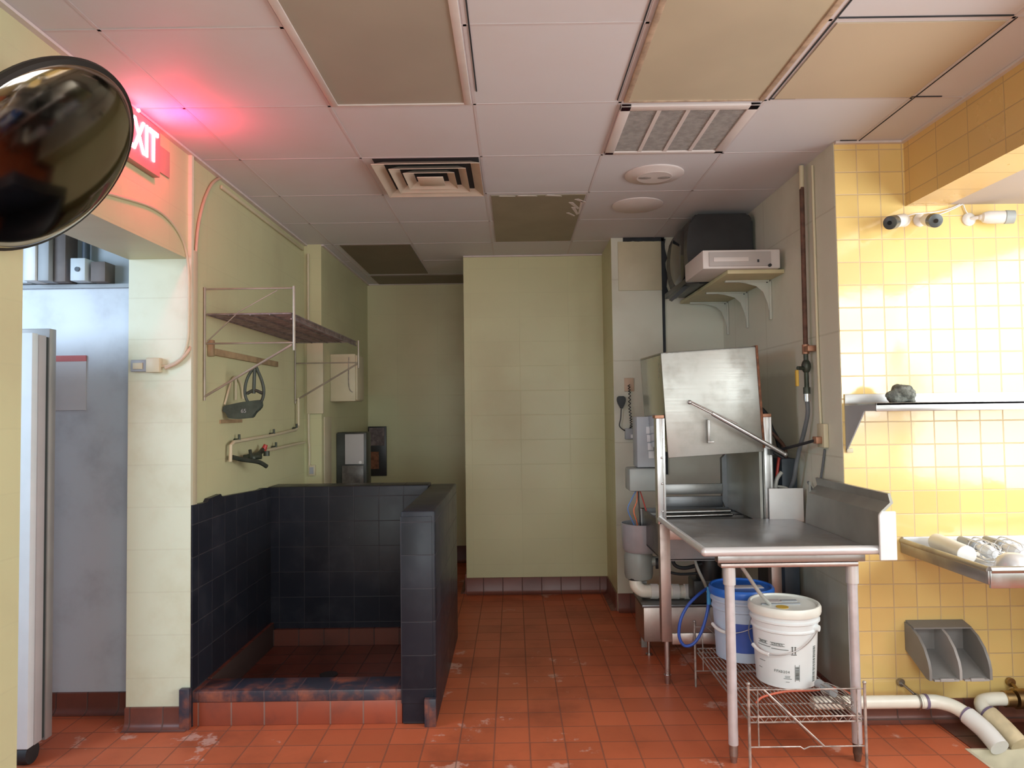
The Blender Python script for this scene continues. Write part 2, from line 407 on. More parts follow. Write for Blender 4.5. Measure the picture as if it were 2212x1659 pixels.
# ------------------------------------------------------------------ setting
struct('floor', MB().box(-4.6, 1.93, -2.2, 7.3, -.1, 0).box(1.93, 2.40, -2.2, 2.62, -.1, 0).box(1.93, 2.40, 3.12, 7.3, -.1, 0).box(2.40, 4.2, -2.2, 7.3, -.1, 0), 'floor_tile')
struct('ceiling', MB().box(-1.9, 1.93, -2.2, 7.3, ZC, ZC+.1), 'ceiling_tile')
struct('wall_left', MB().box(-1.9, -1.58, -2.2, 2.27, 0, ZC).box(-1.868, -1.58, 2.27, 3.43, 2.25, ZC), 'wall_paint_x')
struct('wall_left_far', MB().box(-1.868, -1.58, 3.435, 5.36, 0, ZC).box(-1.9, -1.45, 5.36, 7.2, 0, ZC), 'wall_paint_x')
struct('trim_1', MB().box(-1.868, -1.562, 3.428, 3.45, 0, ZC), 'jamb_paint_lit')        # the end face of the left wall at the opening
struct('wall_back', MB().box(-1.5, -.3, 7.06, 7.2, 0, ZC).box(-1.58, -1.45, 5.352, 5.36, 0, ZC), 'wall_paint_y')
struct('wall_center', MB().box(-.40, .752, 5.83, 7.2, 0, ZC), 'wall_paint_y')
struct('wall_right_far', MB().box(.75, .80, 5.281, 7.2, 0, ZC), 'wall_paint_x')
struct('wall_alcove', MB().box(.751, 1.9, 5.28, 5.4, 0, ZC), 'alcove_paint')
struct('wall_right', MB().box(1.58, 1.72, 3.414, 5.28, 0, ZC), 'alcove_paint')
struct('wall_tiled', MB().box(1.582, 3.2, 3.41, 3.55, 0, ZC), 'yellow_tile')
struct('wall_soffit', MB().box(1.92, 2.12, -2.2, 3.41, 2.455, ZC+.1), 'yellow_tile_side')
struct('ceiling_low', MB().box(2.12, 3.2, -2.2, 3.41, 2.46, 2.56), 'ceiling_tile_low')
# right-hand wall with the big window whose daylight floods the tiled wall
struct('wall_right_near', MB().box(3.0, 3.2, -2.2, -.6, 0, 2.5).box(3.0, 3.2, -.6, 3.41, 0, .95).box(3.0, 3.2, -.6, 1.20, 2.12, 2.32).box(3.0, 3.2, 1.20, 1.27, .95, 2.46).box(3.0, 3.2, -.6, -.5, .95, 2.46).box(3.0, 3.2, 2.95, 3.41, .95, 2.46), 'wall_paint_x')
def window(name, y0, y1, z0, z1, nm):
    o = struct(name, MB().box(3.10, 3.11, y0, y1, z0, z1), nm)
    f = MB()
    for a, b_, c, d in ((y0, y1, z0, z0+.03), (y0, y1, z1-.03, z1), (y0, y0+.03, z0, z1), (y1-.03, y1, z0, z1)): f.box(3.03, 3.10, a, b_, c, d)
    struct('window_frame', f, 'steel_dull', parent=o)
window('window_1', 1.27, 2.95, .95, 2.46, 'daylight_pane')
window('window_2', -.5, 1.20, 2.32, 2.46, 'daylight_pane')
window('window_3', -.5, 1.20, .95, 2.12, 'daylight_pane_cool')
# the wall behind the camera (seen only in the mirror)
struct('wall_front', MB().box(-1.9, 3.2, -2.3, -2.2, 0, .7).box(-1.9, 3.2, -2.3, -2.2, 2.2, ZC).box(-1.9, -1.2, -2.3, -2.2, .7, 2.2).box(1.9, 3.2, -2.3, -2.2, .7, 2.2), 'wall_paint_y')
w4 = struct('window_4', MB().box(-1.2, 1.9, -2.28, -2.26, .7, 2.2), 'daylight_pane_far')
struct('window_frame', MB().box(-.2, -.15, -2.26, -2.2, .7, 2.2).box(.85, .9, -2.26, -2.2, .7, 2.2), 'steel_dark', parent=w4)
# back room behind the opening
struct('wall_back_room', MB().box(-4.4, -1.87, 3.62, 3.75, 0, 2.155), 'room_panel')
struct('wall_back_room_upper', MB().box(-4.4, -1.87, 3.64, 3.75, 2.155, 2.9), 'room_paint')
struct('wall_back_room_left', MB().box(-4.5, -4.4, .2, 3.75, 0, 2.9).box(-4.5, -1.9, .1, .2, 0, 2.9), 'room_paint')
struct('ceiling_back_room', MB().box(-4.5, -1.9, .1, 3.75, 2.9, 3.0), 'room_paint')
struct('trim_2', MB().box(-1.95, -1.93, 3.595, 3.625, .02, 2.2), 'dark_gap')
struct('trim_3', MB().box(-4.4, -1.93, 3.60, 3.62, 2.145, 2.165), 'grey_box')

def base(name, segs, h=.1, mat='base_tile'):
    mb = MB()
    for (x0, y0, x1, y1, nx, ny) in segs:       # wall line and outward normal
        prof = [(0, h), (.012, h-.002), (.013, .03), (.020, .014), (.038, .003), (.052, .0015), (0, .0005)]
        lo = [(x0+nx*d, y0+ny*d, z) for d, z in prof]; hi = [(x1+nx*d, y1+ny*d, z) for d, z in prof]
        mb.hexa(lo, hi)
    return struct(name, mb, mat)
base('baseboard_center', [(-.40, 5.83, .752, 5.83, 0, -1), (.752, 5.29, .752, 5.83, -1, 0)], .13)
base('baseboard_alcove', [(.752, 5.28, 1.58, 5.28, 0, -1)], .13)
base('baseboard_right', [(1.58, 3.41, 1.58, 5.28, -1, 0)])
base('baseboard_tiled', [(1.582, 3.41, 3.0, 3.41, 0, -1)])
base('baseboard_back', [(-1.45, 7.06, -.4, 7.06, 0, -1), (-.4, 5.83, -.4, 7.06, -1, 0)], .16)
base('baseboard_left', [(-1.868, 3.428, -1.565, 3.428, 0, -1), (-1.58, -2.0, -1.58, 2.27, 1, 0)])
base('baseboard_back_room', [(-4.4, 3.62, -1.905, 3.62, 0, -1)])

# wall angles where ceiling meets walls, and the lay-in grid
ca = MB()
for (x0, x1, y0, y1) in ((-1.58, -1.555, -2.2, 5.35), (-1.45, -1.43, 5.35, 7.06), (-1.45, -.4, 7.04, 7.06), (-.4, .75, 5.81, 5.83), (1.582, 1.92, 3.39, 3.41), (1.90, 1.92, -2.2, 3.39)):
    ca.box(x0, x1, y0, y1, ZC-.012, ZC-.001)
struct('trim_4', ca, 'ceiling_frame')
grid = MB()
XS = [-.7555+.61*k for k in (-1, 0, 1, 2, 3, 4)]; YS = [2.3131+.61*k for k in range(-6, 8)]
for x in XS: grid.box(x-.006, x+.006, -2.2, 7.05 if x < -.5 else (5.8 if x < .7 else (5.27 if x < 1.5 else 3.4)), ZC-.0014, ZC-.0003)
for y in YS:
    x1 = 1.92 if y < 3.4 else (1.57 if y < 5.28 else (.74 if y < 5.8 else -.41))
    grid.box(-1.55 if y < 5.3 else -1.43, x1, y-.006, y+.006, ZC-.0014, ZC-.0003)
struct('ceiling_grid', grid, 'grid_paint')
# shadow gaps at the loose tiles on the right
gap = MB()
for (x0, x1, y0, y1) in ((XS[4]-.017, XS[4]-.012, .5, 2.92), (XS[4]+.012, XS[4]+.017, .5, 2.92), (XS[4]+.02, XS[5]-.01, 2.296, 2.301), (XS[5]+.009, XS[5]+.012, 2.31, 3.40), (1.60, 1.68, 3.38, 3.385), (XS[4]+.02, XS[4]+.12, 2.907, 2.911), (XS[5]-.03, XS[5]+.12, 2.905, 2.909), (XS[3]-.016, XS[3]-.012, 1.2, 2.9), (XS[2]+.012, XS[2]+.017, .4, 2.8)):
    gap.box(x0, x1, y0, y1, ZC-.0036, ZC-.0005)
struct('trim_5', gap, 'dark_gap')
# ragged gap above the alcove panel
g2 = MB(); pts = [(.84, 2.775)]
for i in range(9): pts.append((.84+i*.038, 2.748+random.uniform(-.006, .006)))
pts.append((1.15, 2.775)); g2.prism(pts, 5.268, 5.279, 'Y')
pts = [(1.125, 2.77)]
for i in range(12): pts.append((1.150+random.uniform(0, .022), 2.76-i*.036))
pts += [(1.145, 2.32), (1.140, 1.0), (1.125, 1.0)]
g2.prism(pts, 5.268, 5.279, 'Y')
struct('trim_6', g2, 'dark_gap')

# ------------------------------------------------------------------ ceiling things
def troffer(label, ix, y0, y1, lens, framemat, fw_=.03, cat='ceiling light', zt=.010):
    x0, x1 = XS[ix]+.012, XS[ix+1]-.012
    t = thing('ceiling_light', label, cat, ((x0+x1)/2, (y0+y1)/2, ZC))
    f = MB()
    f.box(x0, x0+fw_, y0, y1, ZC-zt, ZC, .002); f.box(x1-fw_, x1, y0, y1, ZC-zt, ZC, .002)
    f.box(x0+fw_, x1-fw_, y0, y0+fw_*.4, ZC-zt, ZC); f.box(x0+fw_, x1-fw_, y1-fw_*.4, y1, ZC-zt, ZC)
    f.build('frame', framemat, t)
    MB().box(x0+fw_, x1-fw_, y0+fw_*.4, y1-fw_*.4, ZC-.005, ZC-.0005).build('diffuser', lens, t)
    return t
troffer('unlit ceiling light with a grey-brown lens, nearest the red exit sign', 1, 1.70, 2.91, 'troffer_lens', 'ceiling_frame')
troffer('unlit ceiling light with a yellowed lens and rusty frame, in front of the return grille', 3, 1.70, 2.91, 'troffer_lens_right', 'frame_rusty', .022)
tag(MB().box(XS[4]+.03, XS[5]-.012, 2.33, 2.905, ZC-.005, ZC-.0005).build('ceiling_panel', 'beige_tile'), 'square beige ceiling panel beside the tiled soffit', 'ceiling panel')
# brown panels with ragged white paint along the edge
t = thing('ceiling_panel', 'brown unpainted ceiling panel with ragged white paint on its right edge', 'ceiling panel', ((XS[2]+XS[3])/2, 4.75, ZC))
MB().box(XS[2]+.03, XS[3]-.015, 4.18, 5.33, ZC-.005, ZC-.0005).build('panel', 'brown_tile', t)
pm = MB()
for (x, y, a, l, w) in ((.40, 4.40, .35, .16, .03), (.415, 4.52, .2, .18, .028), (.43, 4.30, .6, .10, .03), (.26, 4.19, 1.3, .10, .025), (.395, 4.60, .5, .10, .022), (.10, 4.185, 1.5, .12, .012), (-.02, 4.186, 1.5, .1, .01), (.44, 4.45, 0, .3, .02)):
    pm.prism([(-w/2, -l/2), (w/3, -l/2*.9), (w/2, l/2*.8), (0, l/2)], ZC-.007, ZC-.004, 'Z', mat=T(x, y, 0) @ RZ(-a))
pm.build('paint_strokes', 'ceiling_frame', t)
tag(MB().box(XS[0]+.05, XS[1]-.02, 5.38, 6.52, ZC-.005, ZC-.0005).build('ceiling_panel', 'dark_brown_tile'), 'dark brown ceiling panel in the far left corner of the passage', 'ceiling panel')
tag(MB().box(XS[0]+.04, -.42, 6.60, 7.03, ZC-.007, ZC-.0005).build('ceiling_panel', 'dark_brown_tile'), 'narrow dark ceiling strip against the far back wall', 'ceiling panel')

t = thing('return_grille', 'white four-bay return air grille with dusty grey filter in the ceiling', 'air vent', (.77, 3.23, ZC))
gx0, gx1, gy0, gy1 = XS[3]-.61+.015+0, XS[4]-.012, 2.94, 3.50
gx0, gx1 = XS[3]+.008, XS[4]-.012
f = MB(); f.box(gx0, gx1, gy0, gy0+.045, ZC-.014, ZC, .003); f.box(gx0, gx1, gy1-.03, gy1, ZC-.014, ZC, .003)
f.box(gx0, gx0+.045, gy0, gy1, ZC-.014, ZC, .003); f.box(gx1-.045, gx1, gy0, gy1, ZC-.014, ZC, .003); f.build('frame', 'vent_white', t)
w_ = (gx1-gx0-.09)
for k in (1, 2, 3):
    x = gx0+.045+w_*k/4; MB().box(x-.009, x+.009, gy0+.04, gy1-.028, ZC-.012, ZC-.001).build('divider', 'vent_white', t)
MB().box(gx0+.04, gx1-.04, gy0+.04, gy1-.025, ZC-.006, ZC-.0005).build('filter', 'filter_grey', t)
ln = MB()
for i in range(46):
    y = gy0+.05+i*(gy1-gy0-.085)/46; ln.box(gx0+.045, gx1-.045, y, y+.0035, ZC-.009, ZC-.006)
ln.build('louvers', 'filter_grey', t)

t = thing('ceiling_diffuser', 'cream square stepped air diffuser with dark slots in the ceiling', 'air vent', (-.44, 3.81, ZC))
cx, cy = -.43, 3.81
def sq_ring(mb, r, w, z0, z1, d):
    o0 = [(cx-r, cy-r, z0), (cx+r, cy-r, z0), (cx+r, cy+r, z0), (cx-r, cy+r, z0)]
    o1 = [(cx-r+w, cy-r+w, z1), (cx+r-w, cy-r+w, z1), (cx+r-w, cy+r-w, z1), (cx-r+w, cy+r-w, z1)]
    for i in range(4):
        j = (i+1) % 4
        mb.hexa([o0[i], o0[j], o1[j], o1[i]], [(p[0], p[1], p[2]+d) for p in (o0[i], o0[j], o1[j], o1[i])])
MB().box(cx-.27, cx+.27, cy-.27, cy+.27, ZC-.003, ZC-.0005).build('duct_opening', 'vent_dark', t)
for r, w in ((.275, .05), (.20, .045), (.135, .045)):
    rm = MB(); sq_ring(rm, r, w, ZC-.034, ZC-.006, .003); rm.build('louver_ring', 'vent_cream', t)
MB().box(cx-.07, cx+.07, cy-.07, cy+.07, ZC-.036, ZC-.030, .002).build('center_plate', 'vent_cream', t)

t = thing('ceiling_speaker', 'round white ceiling speaker with two dark slots beside the return grille', 'speaker', (.79, 3.84, ZC))
MB().lathe([(.16, 0), (.16, -.006), (.15, -.012), (.10, -.016), (.095, -.020), (.0, -.022)], (.79, 3.84, ZC-.0005), n=40).build('cover', 'vent_white', t)
for s_ in (-1, 1): MB().ball((.79+s_*.05, 3.84, ZC-.020), .04, 1, .55, .10).build('slot', 'filter_grey', t)
tag(MB().lathe([(.16, 0), (.16, -.005), (.145, -.012), (.0, -.014)], (.80, 4.42, ZC-.0005), n=40).build('ceiling_cover_plate', 'vent_white'), 'plain round white cover plate behind the ceiling speaker', 'cover plate')

# ------------------------------------------------------------------ left side: mirror, exit sign, cables
MC = Vector((-1.369, 2.054, 2.243)); MR = .312
nrm = Vector((.797, 0, -.604))
t = thing('security_mirror', 'large round convex security mirror with dark rim tilted down from the left wall', 'mirror', MC)
k = MR
prof = [(k*math.cos(a), .045*math.sin(a)) for a in [i*PI/2/14 for i in range(15)]]
MB().lathe([(k, -.004)]+prof, MC, nrm, 72).build('dome', 'smoked_mirror', t, ang=60)
MB().lathe([(k-.02, -.022), (k+.004, -.020), (k+.010, -.008), (k+.008, .004), (k-.006, .008), (k-.012, -.002)], MC, nrm, 72).build('rim', 'mirror_rim', t)
MB().lathe([(k*.99, -.020), (k*.8, -.035), (.04, -.05)], MC, nrm, 48).build('back_shell', 'black_plastic', t)
bp0 = MC - nrm*.05; MB().cyl(bp0, (-1.578, 2.054, 2.33), .012).cyl((-1.579, 2.054, 2.33), (-1.57, 2.054, 2.33), .035).build('wall_bracket', 'black_plastic', t)

t = thing('exit_sign', 'glowing red exit sign high on the left wall, partly behind the round mirror', 'exit sign', (-1.58, 2.94, 2.54))
MB().box(-1.579, -1.545, 2.76, 3.085, 2.535, 2.752, .004).build('housing', 'sign_housing', t)
tm = T(-1.543, 2.925, 2.645) @ RZ(PI/2) @ RX(PI/2)
MB().text('EXIT', .20, tm @ Matrix.Diagonal((.66, 1, 1, 1)), .003).build('letters', 'exit_red', t)
MB().ball((-1.545, 2.90, 2.758), .008).build('indicator_lamp', 'led_red', t)
MB().box(-1.579, -1.572, 3.115, 3.225, 2.58, 2.70).build('wall_square', 'sign_housing', t)  # flat red-brown square on the wall beyond the sign
def point(name, loc, p, col, r=.02):
    d = bpy.data.lights.new(name, 'POINT'); d.energy = p; d.color = col; d.shadow_soft_size = r
    o = bpy.data.objects.new(name, d); COL.objects.link(o); o.location = loc; return o
point('exit_sign_glow', (-1.40, 2.97, 2.66), 6.5, (1.0, .01, .09), .04)

def cable(name, pts, r, mat, label, cat='cable', **kw):
    return tag(MB().tube(pts, r, **kw).build(name, mat, ang=80), label, cat)
cable('wall_cable', [(-1.575, 2.0, 2.36), (-1.575, 2.63, 2.35), (-1.575, 2.78, 2.365), (-1.575, 3.05, 2.40), (-1.575, 3.22, 2.39), (-1.575, 3.34, 2.34), (-1.575, 3.40, 2.27), (-1.572, 3.42, 2.16), (-1.572, 3.42, 1.95), (-1.575, 3.418, 1.85), (-1.60, 3.418, 1.77), (-1.66, 3.418, 1.73), (-1.70, 3.418, 1.725)], .007, 'painted_cream', 'thin cream cable running over the opening and down to the jamb sensor')
cable('wall_cable', [(-1.572, 3.78, 2.765), (-1.572, 3.72, 2.73), (-1.572, 3.66, 2.68), (-1.572, 3.58, 2.57), (-1.572, 3.52, 2.43), (-1.572, 3.49, 2.26), (-1.572, 3.47, 2.10), (-1.572, 3.455, 1.90), (-1.570, 3.44, 1.83), (-1.575, 3.415, 1.79), (-1.62, 3.412, 1.742), (-1.68, 3.412, 1.715)], .008, 'painted_pinkish', 'brownish cable arcing from the ceiling to the wall corner at the opening')
tag(MB().box(-1.578, -1.562, 3.45, 3.50, .95, 2.30, .003).build('cable_duct', 'painted_cream'), 'painted vertical cable duct beside the opening, left of the wire shelf', 'cable duct')
tag(MB().box(-1.579, -1.566, 3.8, 5.3, 2.715, 2.735, .003).build('cable_duct', 'painted_cream'), 'painted cable duct along the top of the left wall under the ceiling', 'cable duct')
t = thing('door_sensor', 'small cream cable box with grey terminal on the jamb of the left opening', 'wall box', (-1.77, 3.43, 1.70))
MB().box(-1.765, -1.70, 3.392, 3.428, 1.695, 1.765, .004).build('housing', 'painted_cream', t)
MB().box(-1.845, -1.765, 3.405, 3.428, 1.70, 1.757, .003).build('terminal', 'grey_box', t)
MB().box(-1.832, -1.785, 3.400, 3.406, 1.712, 1.742, .001).build('label_plate', 'painted_cream', t)

# ------------------------------------------------------------------ back room things
t = thing('cooler_door', 'open white cooler door seen at its edge in the back room', 'door', (-2.5, 3.15, 0))
MB().box(-2.95, -2.085, 3.06, 3.10, .075, 1.855, .004).build('outer_skin', 'fridge_white', t)
MB().box(-2.95, -2.082, 3.10, 3.15, .075, 1.850, .004).build('door_core', 'fridge_frame', t)
MB().box(-2.95, -2.086, 3.15, 3.168, .08, 1.845).build('gasket', 'gasket', t)
MB().box(-2.95, -2.080, 3.168, 3.215, .065, 1.885, .004).build('inner_skin', 'fridge_door', t)
MB().box(-2.20, -2.165, 3.056, 3.061, .99, 1.10).build('label', 'paper_red', t)
MB().box(-2.60, -2.10, 3.075, 3.16, .0, .075, .01).cyl((-2.13, 3.10, .045), (-2.09, 3.10, .045), .045, n=20).build('bottom_roller', 'rubber', t)
t = thing('wall_calendar', 'paper notice with a red header pinned to the back room wall', 'notice', (-2.26, 3.615, 1.53))
MB().box(-2.35, -2.185, 3.612, 3.618, 1.52, 1.77).build('sheet', 'paper', t)
MB().box(-2.35, -2.185, 3.610, 3.618, 1.77, 1.80).build('header', 'paper_red', t)
def ebox(name, label, x0, x1, z0, z1, d, mat, dial=False, pipe=False):
    t = thing(name, label, 'electrical box', ((x0+x1)/2, 3.62, z0))
    MB().box(x0, x1, 3.62-d, 3.642, z0, z1, .004).build('housing', mat, t)
    if dial: MB().cyl(((x0+x1)/2, 3.62-d-.006, (z0+z1)/2), ((x0+x1)/2, 3.62-d, (z0+z1)/2), .012).build('dial', 'dark_box', t)
    if pipe: MB().cyl(((x0+x1)/2, 3.60, z1-.002), ((x0+x1)/2, 3.60, 2.89), .018).build('conduit', 'dark_box', t)
ebox('electrical_box', 'white electrical box high in the back room, left of the grey cabinet', -2.62, -2.455, 2.168, 2.42, .06, 'light_box')
ebox('electrical_box', 'narrow bright white electrical cabinet high in the back room', -2.435, -2.375, 2.168, 2.60, .12, 'white_metal')
ebox('electrical_box', 'grey electrical cabinet high in the back room beside the narrow white one', -2.37, -2.315, 2.168, 2.55, .11, 'grey_box')
ebox('electrical_box', 'dark brown box between the grey cabinet and the small dial box', -2.31, -2.25, 2.168, 2.42, .08, 'brown_box')
ebox('electrical_box', 'small light grey box with a dial and conduit, high in the back room', -2.22, -2.145, 2.17, 2.285, .09, 'light_box', True, True)
ebox('electrical_box', 'brown box to the right of the small dial box in the back room', -2.13, -2.055, 2.168, 2.27, .07, 'brown_box')

# ------------------------------------------------------------------ mop sink enclosure
t = thing('mop_sink', 'black-tiled mop sink enclosure with half walls and a worn curb on the left', 'mop sink', (-1.0, 3.95, 0))
MB().box(-.55, -.385, 3.43, 4.72, 0, 1.01, .010).build('half_wall', 'black_tile_x', t)
MB().box(-.553, -.40, 3.425, 3.431, .10, .985, .002).build('half_wall_end', 'black_tile_y', t)
MB().box(-1.575, -.551, 4.53, 4.72, 0, 1.022, .008).build('back_half_wall', 'black_tile_y', t)
cl = MB().prism([(3.432, 0), (4.53, 0), (4.53, 1.018), (4.40, 1.030), (4.33, 1.026), (3.78, 1.052), (3.76, 1.068), (3.62, 1.062), (3.60, 1.046), (3.432, 1.052)], -1.578, -1.553, 'X')
cl.build('wall_cladding', 'black_tile_x', t)
MB().box(-1.575, -.551, 3.44, 3.60, 0, .112, .004).build('curb', 'curb_tile', t)
MB().box(-1.577, -.549, 3.435, 3.605, .112, .165, .006).build('curb_cap', 'black_worn', t)
MB().box(-1.552, -.552, 3.60, 4.53, .0, .03).build('basin_floor', 'dark_red_tile', t)
MB().box(-1.552, -1.53, 3.60, 4.52, .03, .17).box(-1.53, -.552, 4.505, 4.53, .03, .13).build('basin_base', 'dark_red_tile', t)
MB().box(-1.60, -1.552, 3.395, 3.425, 0, .19, .003).build('corner_post', 'black_worn', t)
MB().box(-.44, -.385, 3.395, 3.424, 0, .13, .003).build('wall_foot', 'black_worn', t)
MB().cyl((-1.05, 4.0, .03), (-1.05, 4.0, .034), .05).build('drain', 'steel_dark', t)

# ------------------------------------------------------------------ wire shelf on the left wall
t = thing('wall_wire_shelf', 'wire shelf with bracket frames hung on the left wall above the mop sink', 'wire shelf', (-1.35, 4.35, 2.0))
sm = MB(); ZS = 2.0
for x in (-1.56, -1.13): sm.tube([(x, 3.60, ZS), (x, 5.10, ZS)], .0045, 6, False)
for y in (3.60, 5.10): sm.tube([(-1.56, y, ZS), (-1.13, y, ZS)], .0045, 6, False)
for x in (-1.13,): sm.tube([(x, 3.60, ZS-.028), (x, 5.10, ZS-.028)], .0045, 6, False)
n_ = 74
for i in range(1, n_):
    y = 3.60+1.5*i/n_; sm.tube([(-1.56, y, ZS+.004), (-1.13, y, ZS+.004), (-1.13, y, ZS-.028)], .0028, 5, False)
for x in (-1.45, -1.34, -1.24): sm.tube([(x, 3.60, ZS-.004), (x, 5.10, ZS-.004)], .004, 6, False)
sm.build('wire_deck', 'wire_shelf_grey', t)
for y in (3.60, 5.10):
    fm = MB()
    fm.tube([(-1.572, y, 2.13), (-1.115, y, 2.13)], .0045, 6, False) if y < 4 else None
    fm.tube([(-1.115, y, 2.14 if y < 4 else 2.01), (-1.115, y, 1.81)], .007, 8, False)
    fm.tube([(-1.572, y, 1.85), (-1.115, y, 1.85)], .0045, 6, False)
    fm.tube([(-1.125, y, 1.84), (-1.572, y, 1.58)], .006, 8, False)
    fm.tube([(-1.572, y, 2.14), (-1.572, y, 1.56)], .006, 8, False)
    if y < 4: fm.tube([(-1.20, y, 2.12), (-1.40, y, 2.01), (-1.56, y, 1.86)], .003, 6, False)
    fm.build('bracket_frame', 'wire_bracket', t)
t = thing('wall_rail', 'narrow brown wooden rail on the left wall under the wire shelf', 'rail', (-1.57, 4.17, 1.79))
MB().box(-1.579, -1.560, 3.66, 4.70, 1.800, 1.835, .003).build('rail', 'wood_rail', t)
MB().box(-1.579, -1.55, 3.645, 3.675, 1.79, 1.875, .003).build('end_block', 'wood_rail', t)

# green cast-iron bracket with hoop
t = thing('iron_holder', 'dark green cast iron wall holder with a pointed hoop on the left wall', 'wall holder', (-1.5, 3.85, 1.47))
MB().prism([(-1.578, 1.505), (-1.59+.02, 1.535), (-1.52, 1.545), (-1.46, 1.556), (-1.37, 1.565), (-1.365, 1.53), (-1.385, 1.505), (-1.405, 1.495), (-1.415, 1.468), (-1.50, 1.462), (-1.548, 1.468), (-1.553, 1.495)], 3.83, 3.87, 'Y', bev=.004).build('base_casting', 'green_iron', t)
hp = [(-1.405, 1.745), (-1.437, 1.705), (-1.456, 1.655), (-1.460, 1.595), (-1.44, 1.55), (-1.40, 1.54), (-1.37, 1.56), (-1.358, 1.61), (-1.368, 1.665), (-1.388, 1.715)]
MB().tube([(x, 3.85, z) for x, z in hp], .0085, 8, closed=True).build('hoop', 'green_iron', t)
MB().tube([(-1.408, 3.85, 1.735), (-1.413, 3.85, 1.60)], .010, 8, False).tube([(-1.45, 3.85, 1.60), (-1.41, 3.85, 1.617), (-1.365, 3.85, 1.60)], .009, 8).build('center_bar', 'green_iron', t)
MB().tube([(-1.572, 3.85, 1.54), (-1.566, 3.92, 1.66), (-1.566, 3.99, 1.70), (-1.566, 4.07, 1.66), (-1.566, 4.10, 1.58)], .006, 8).tube([(-1.566, 3.99, 1.70), (-1.566, 3.99, 1.57)], .006, 8, False).build('hoop_shadow', 'painted_cream', t)  # thin arch built as the shadow of the hoop on the wall
MB().text('65', .03, T(-1.46, 3.828, 1.505) @ RX(PI/2)).build('cast_number', 'grey_box', t)
MB().box(-1.579, -1.57, 3.80, 4.1, 1.44, 1.46).build('ledge', 'wood_rail', t)

# faucet and pipes above the mop sink
t = thing('service_faucet', 'dark service faucet fed by two painted pipes on the left wall', 'faucet', (-1.56, 4.3, 1.2))
MB().tube([(-1.55, 5.10, 1.60), (-1.55, 5.10, 1.40), (-1.55, 5.04, 1.372), (-1.55, 4.6, 1.352), (-1.55, 3.92, 1.335), (-1.55, 3.88, 1.32), (-1.55, 3.875, 1.23)], .010, 8, False).build('hot_pipe', 'painted_cream', t)
MB().tube([(-1.55, 5.25, 1.275), (-1.55, 4.6, 1.262), (-1.55, 4.35, 1.258)], .010, 8, False).build('cold_pipe', 'painted_cream', t)
for y, z in ((4.58, 1.355), (4.62, 1.268), (5.06, 1.38), (4.0, 1.34)):
    MB().cyl((-1.578, y, z), (-1.548, y, z), .012).cyl((-1.55, y, z-.01), (-1.55, y, z+.035), .007).build('pipe_clip', 'valve_green', t)
MB().tube([(-1.55, 3.89, 1.255), (-1.52, 3.97, 1.235), (-1.46, 4.05, 1.215), (-1.43, 4.10, 1.185)], .013, 8).build('spout', 'valve_green', t)
MB().ball((-1.50, 4.07, 1.235), .026).cyl((-1.55, 4.07, 1.24), (-1.45, 4.07, 1.245), .016).cyl((-1.50, 4.05, 1.23), (-1.50, 4.03, 1.285), .009).build('valve_body', 'valve_green', t)
MB().tube([(-1.53, 4.08, 1.245), (-1.53, 4.25, 1.25), (-1.535, 4.33, 1.27)], .014, 8).cyl((-1.49, 4.27, 1.235), (-1.49, 4.27, 1.265), .018).build('mixer_body', 'valve_green', t)
MB().cyl((-1.535, 4.34, 1.262), (-1.52, 4.345, 1.30), .018, .012, 12).build('handle', 'wire_red', t)

# pilaster boxes, dispenser, notice
tag(MB().box(-1.553, -1.43, 5.318, 5.35, 1.485, 2.02, .004).build('painted_cover', 'painted_cream'), 'painted metal cover box on the pilaster behind the wire shelf', 'cover box')
t = thing('breaker_panel', 'cream breaker panel with an open door edge on the far left wall', 'breaker panel', (-1.38, 5.9, 1.58))
MB().box(-1.449, -1.25, 5.60, 5.86, 1.58, 1.955, .004).build('housing', 'painted_cream', t)
MB().box(-1.25, -1.235, 5.61, 5.85, 1.59, 1.945, .003).build('door', 'painted_cream', t)
MB().tube([(-1.30, 5.598, 1.93), (-1.30, 5.597, 1.70), (-1.27, 5.597, 1.65)], .004, 6).build('latch_wire', 'wire_rack', t)
tag(MB().box(-1.449, -1.44, 5.40, 5.60, .90, 1.46, .002).build('painted_cover', 'painted_cream'), 'flat painted panel low on the pilaster above the mop sink wall', 'cover box')
t = thing('towel_dispenser', 'black paper dispenser with a white sheet behind the mop sink wall', 'dispenser', (-1.33, 5.85, .85))
MB().box(-1.449, -1.20, 5.78, 5.96, .85, 1.33, .014).build('housing', 'dispenser_dark', t)
MB().box(-1.375, -1.222, 5.770, 5.782, 1.07, 1.315, .004).build('sheet', 'paper_towel', t)
MB().box(-1.40, -1.225, 5.772, 5.78, .87, 1.06, .004).build('window_panel', 'dispenser_smoke', t)
MB().cyl((-1.25, 5.765, 1.085), (-1.25, 5.772, 1.085), .012).build('lock', 'white_plastic', t)
t = thing('framed_notice', 'black framed notice on the far back wall beside the dispenser', 'notice', (-1.36, 7.05, .87))
MB().box(-1.445, -1.265, 7.035, 7.059, .86, 1.35, .004).build('frame', 'sign_black', t)
MB().box(-1.435, -1.285, 7.030, 7.036, 1.16, 1.335).build('print', 'sign_print', t)
MB().box(-1.435, -1.34, 7.030, 7.036, .93, 1.10).build('lower_picture', 'rust', t)
t = thing('wall_outlet', 'small grey outlet plate low on the pilaster above the mop sink', 'outlet', (-1.49, 5.33, .98))
MB().box(-1.545, -1.495, 5.325, 5.352, 1.02, 1.10, .003).build('plate', 'painted_cream', t)
MB().box(-1.535, -1.505, 5.321, 5.326, 1.035, 1.085).build('receptacle', 'grey_box', t)
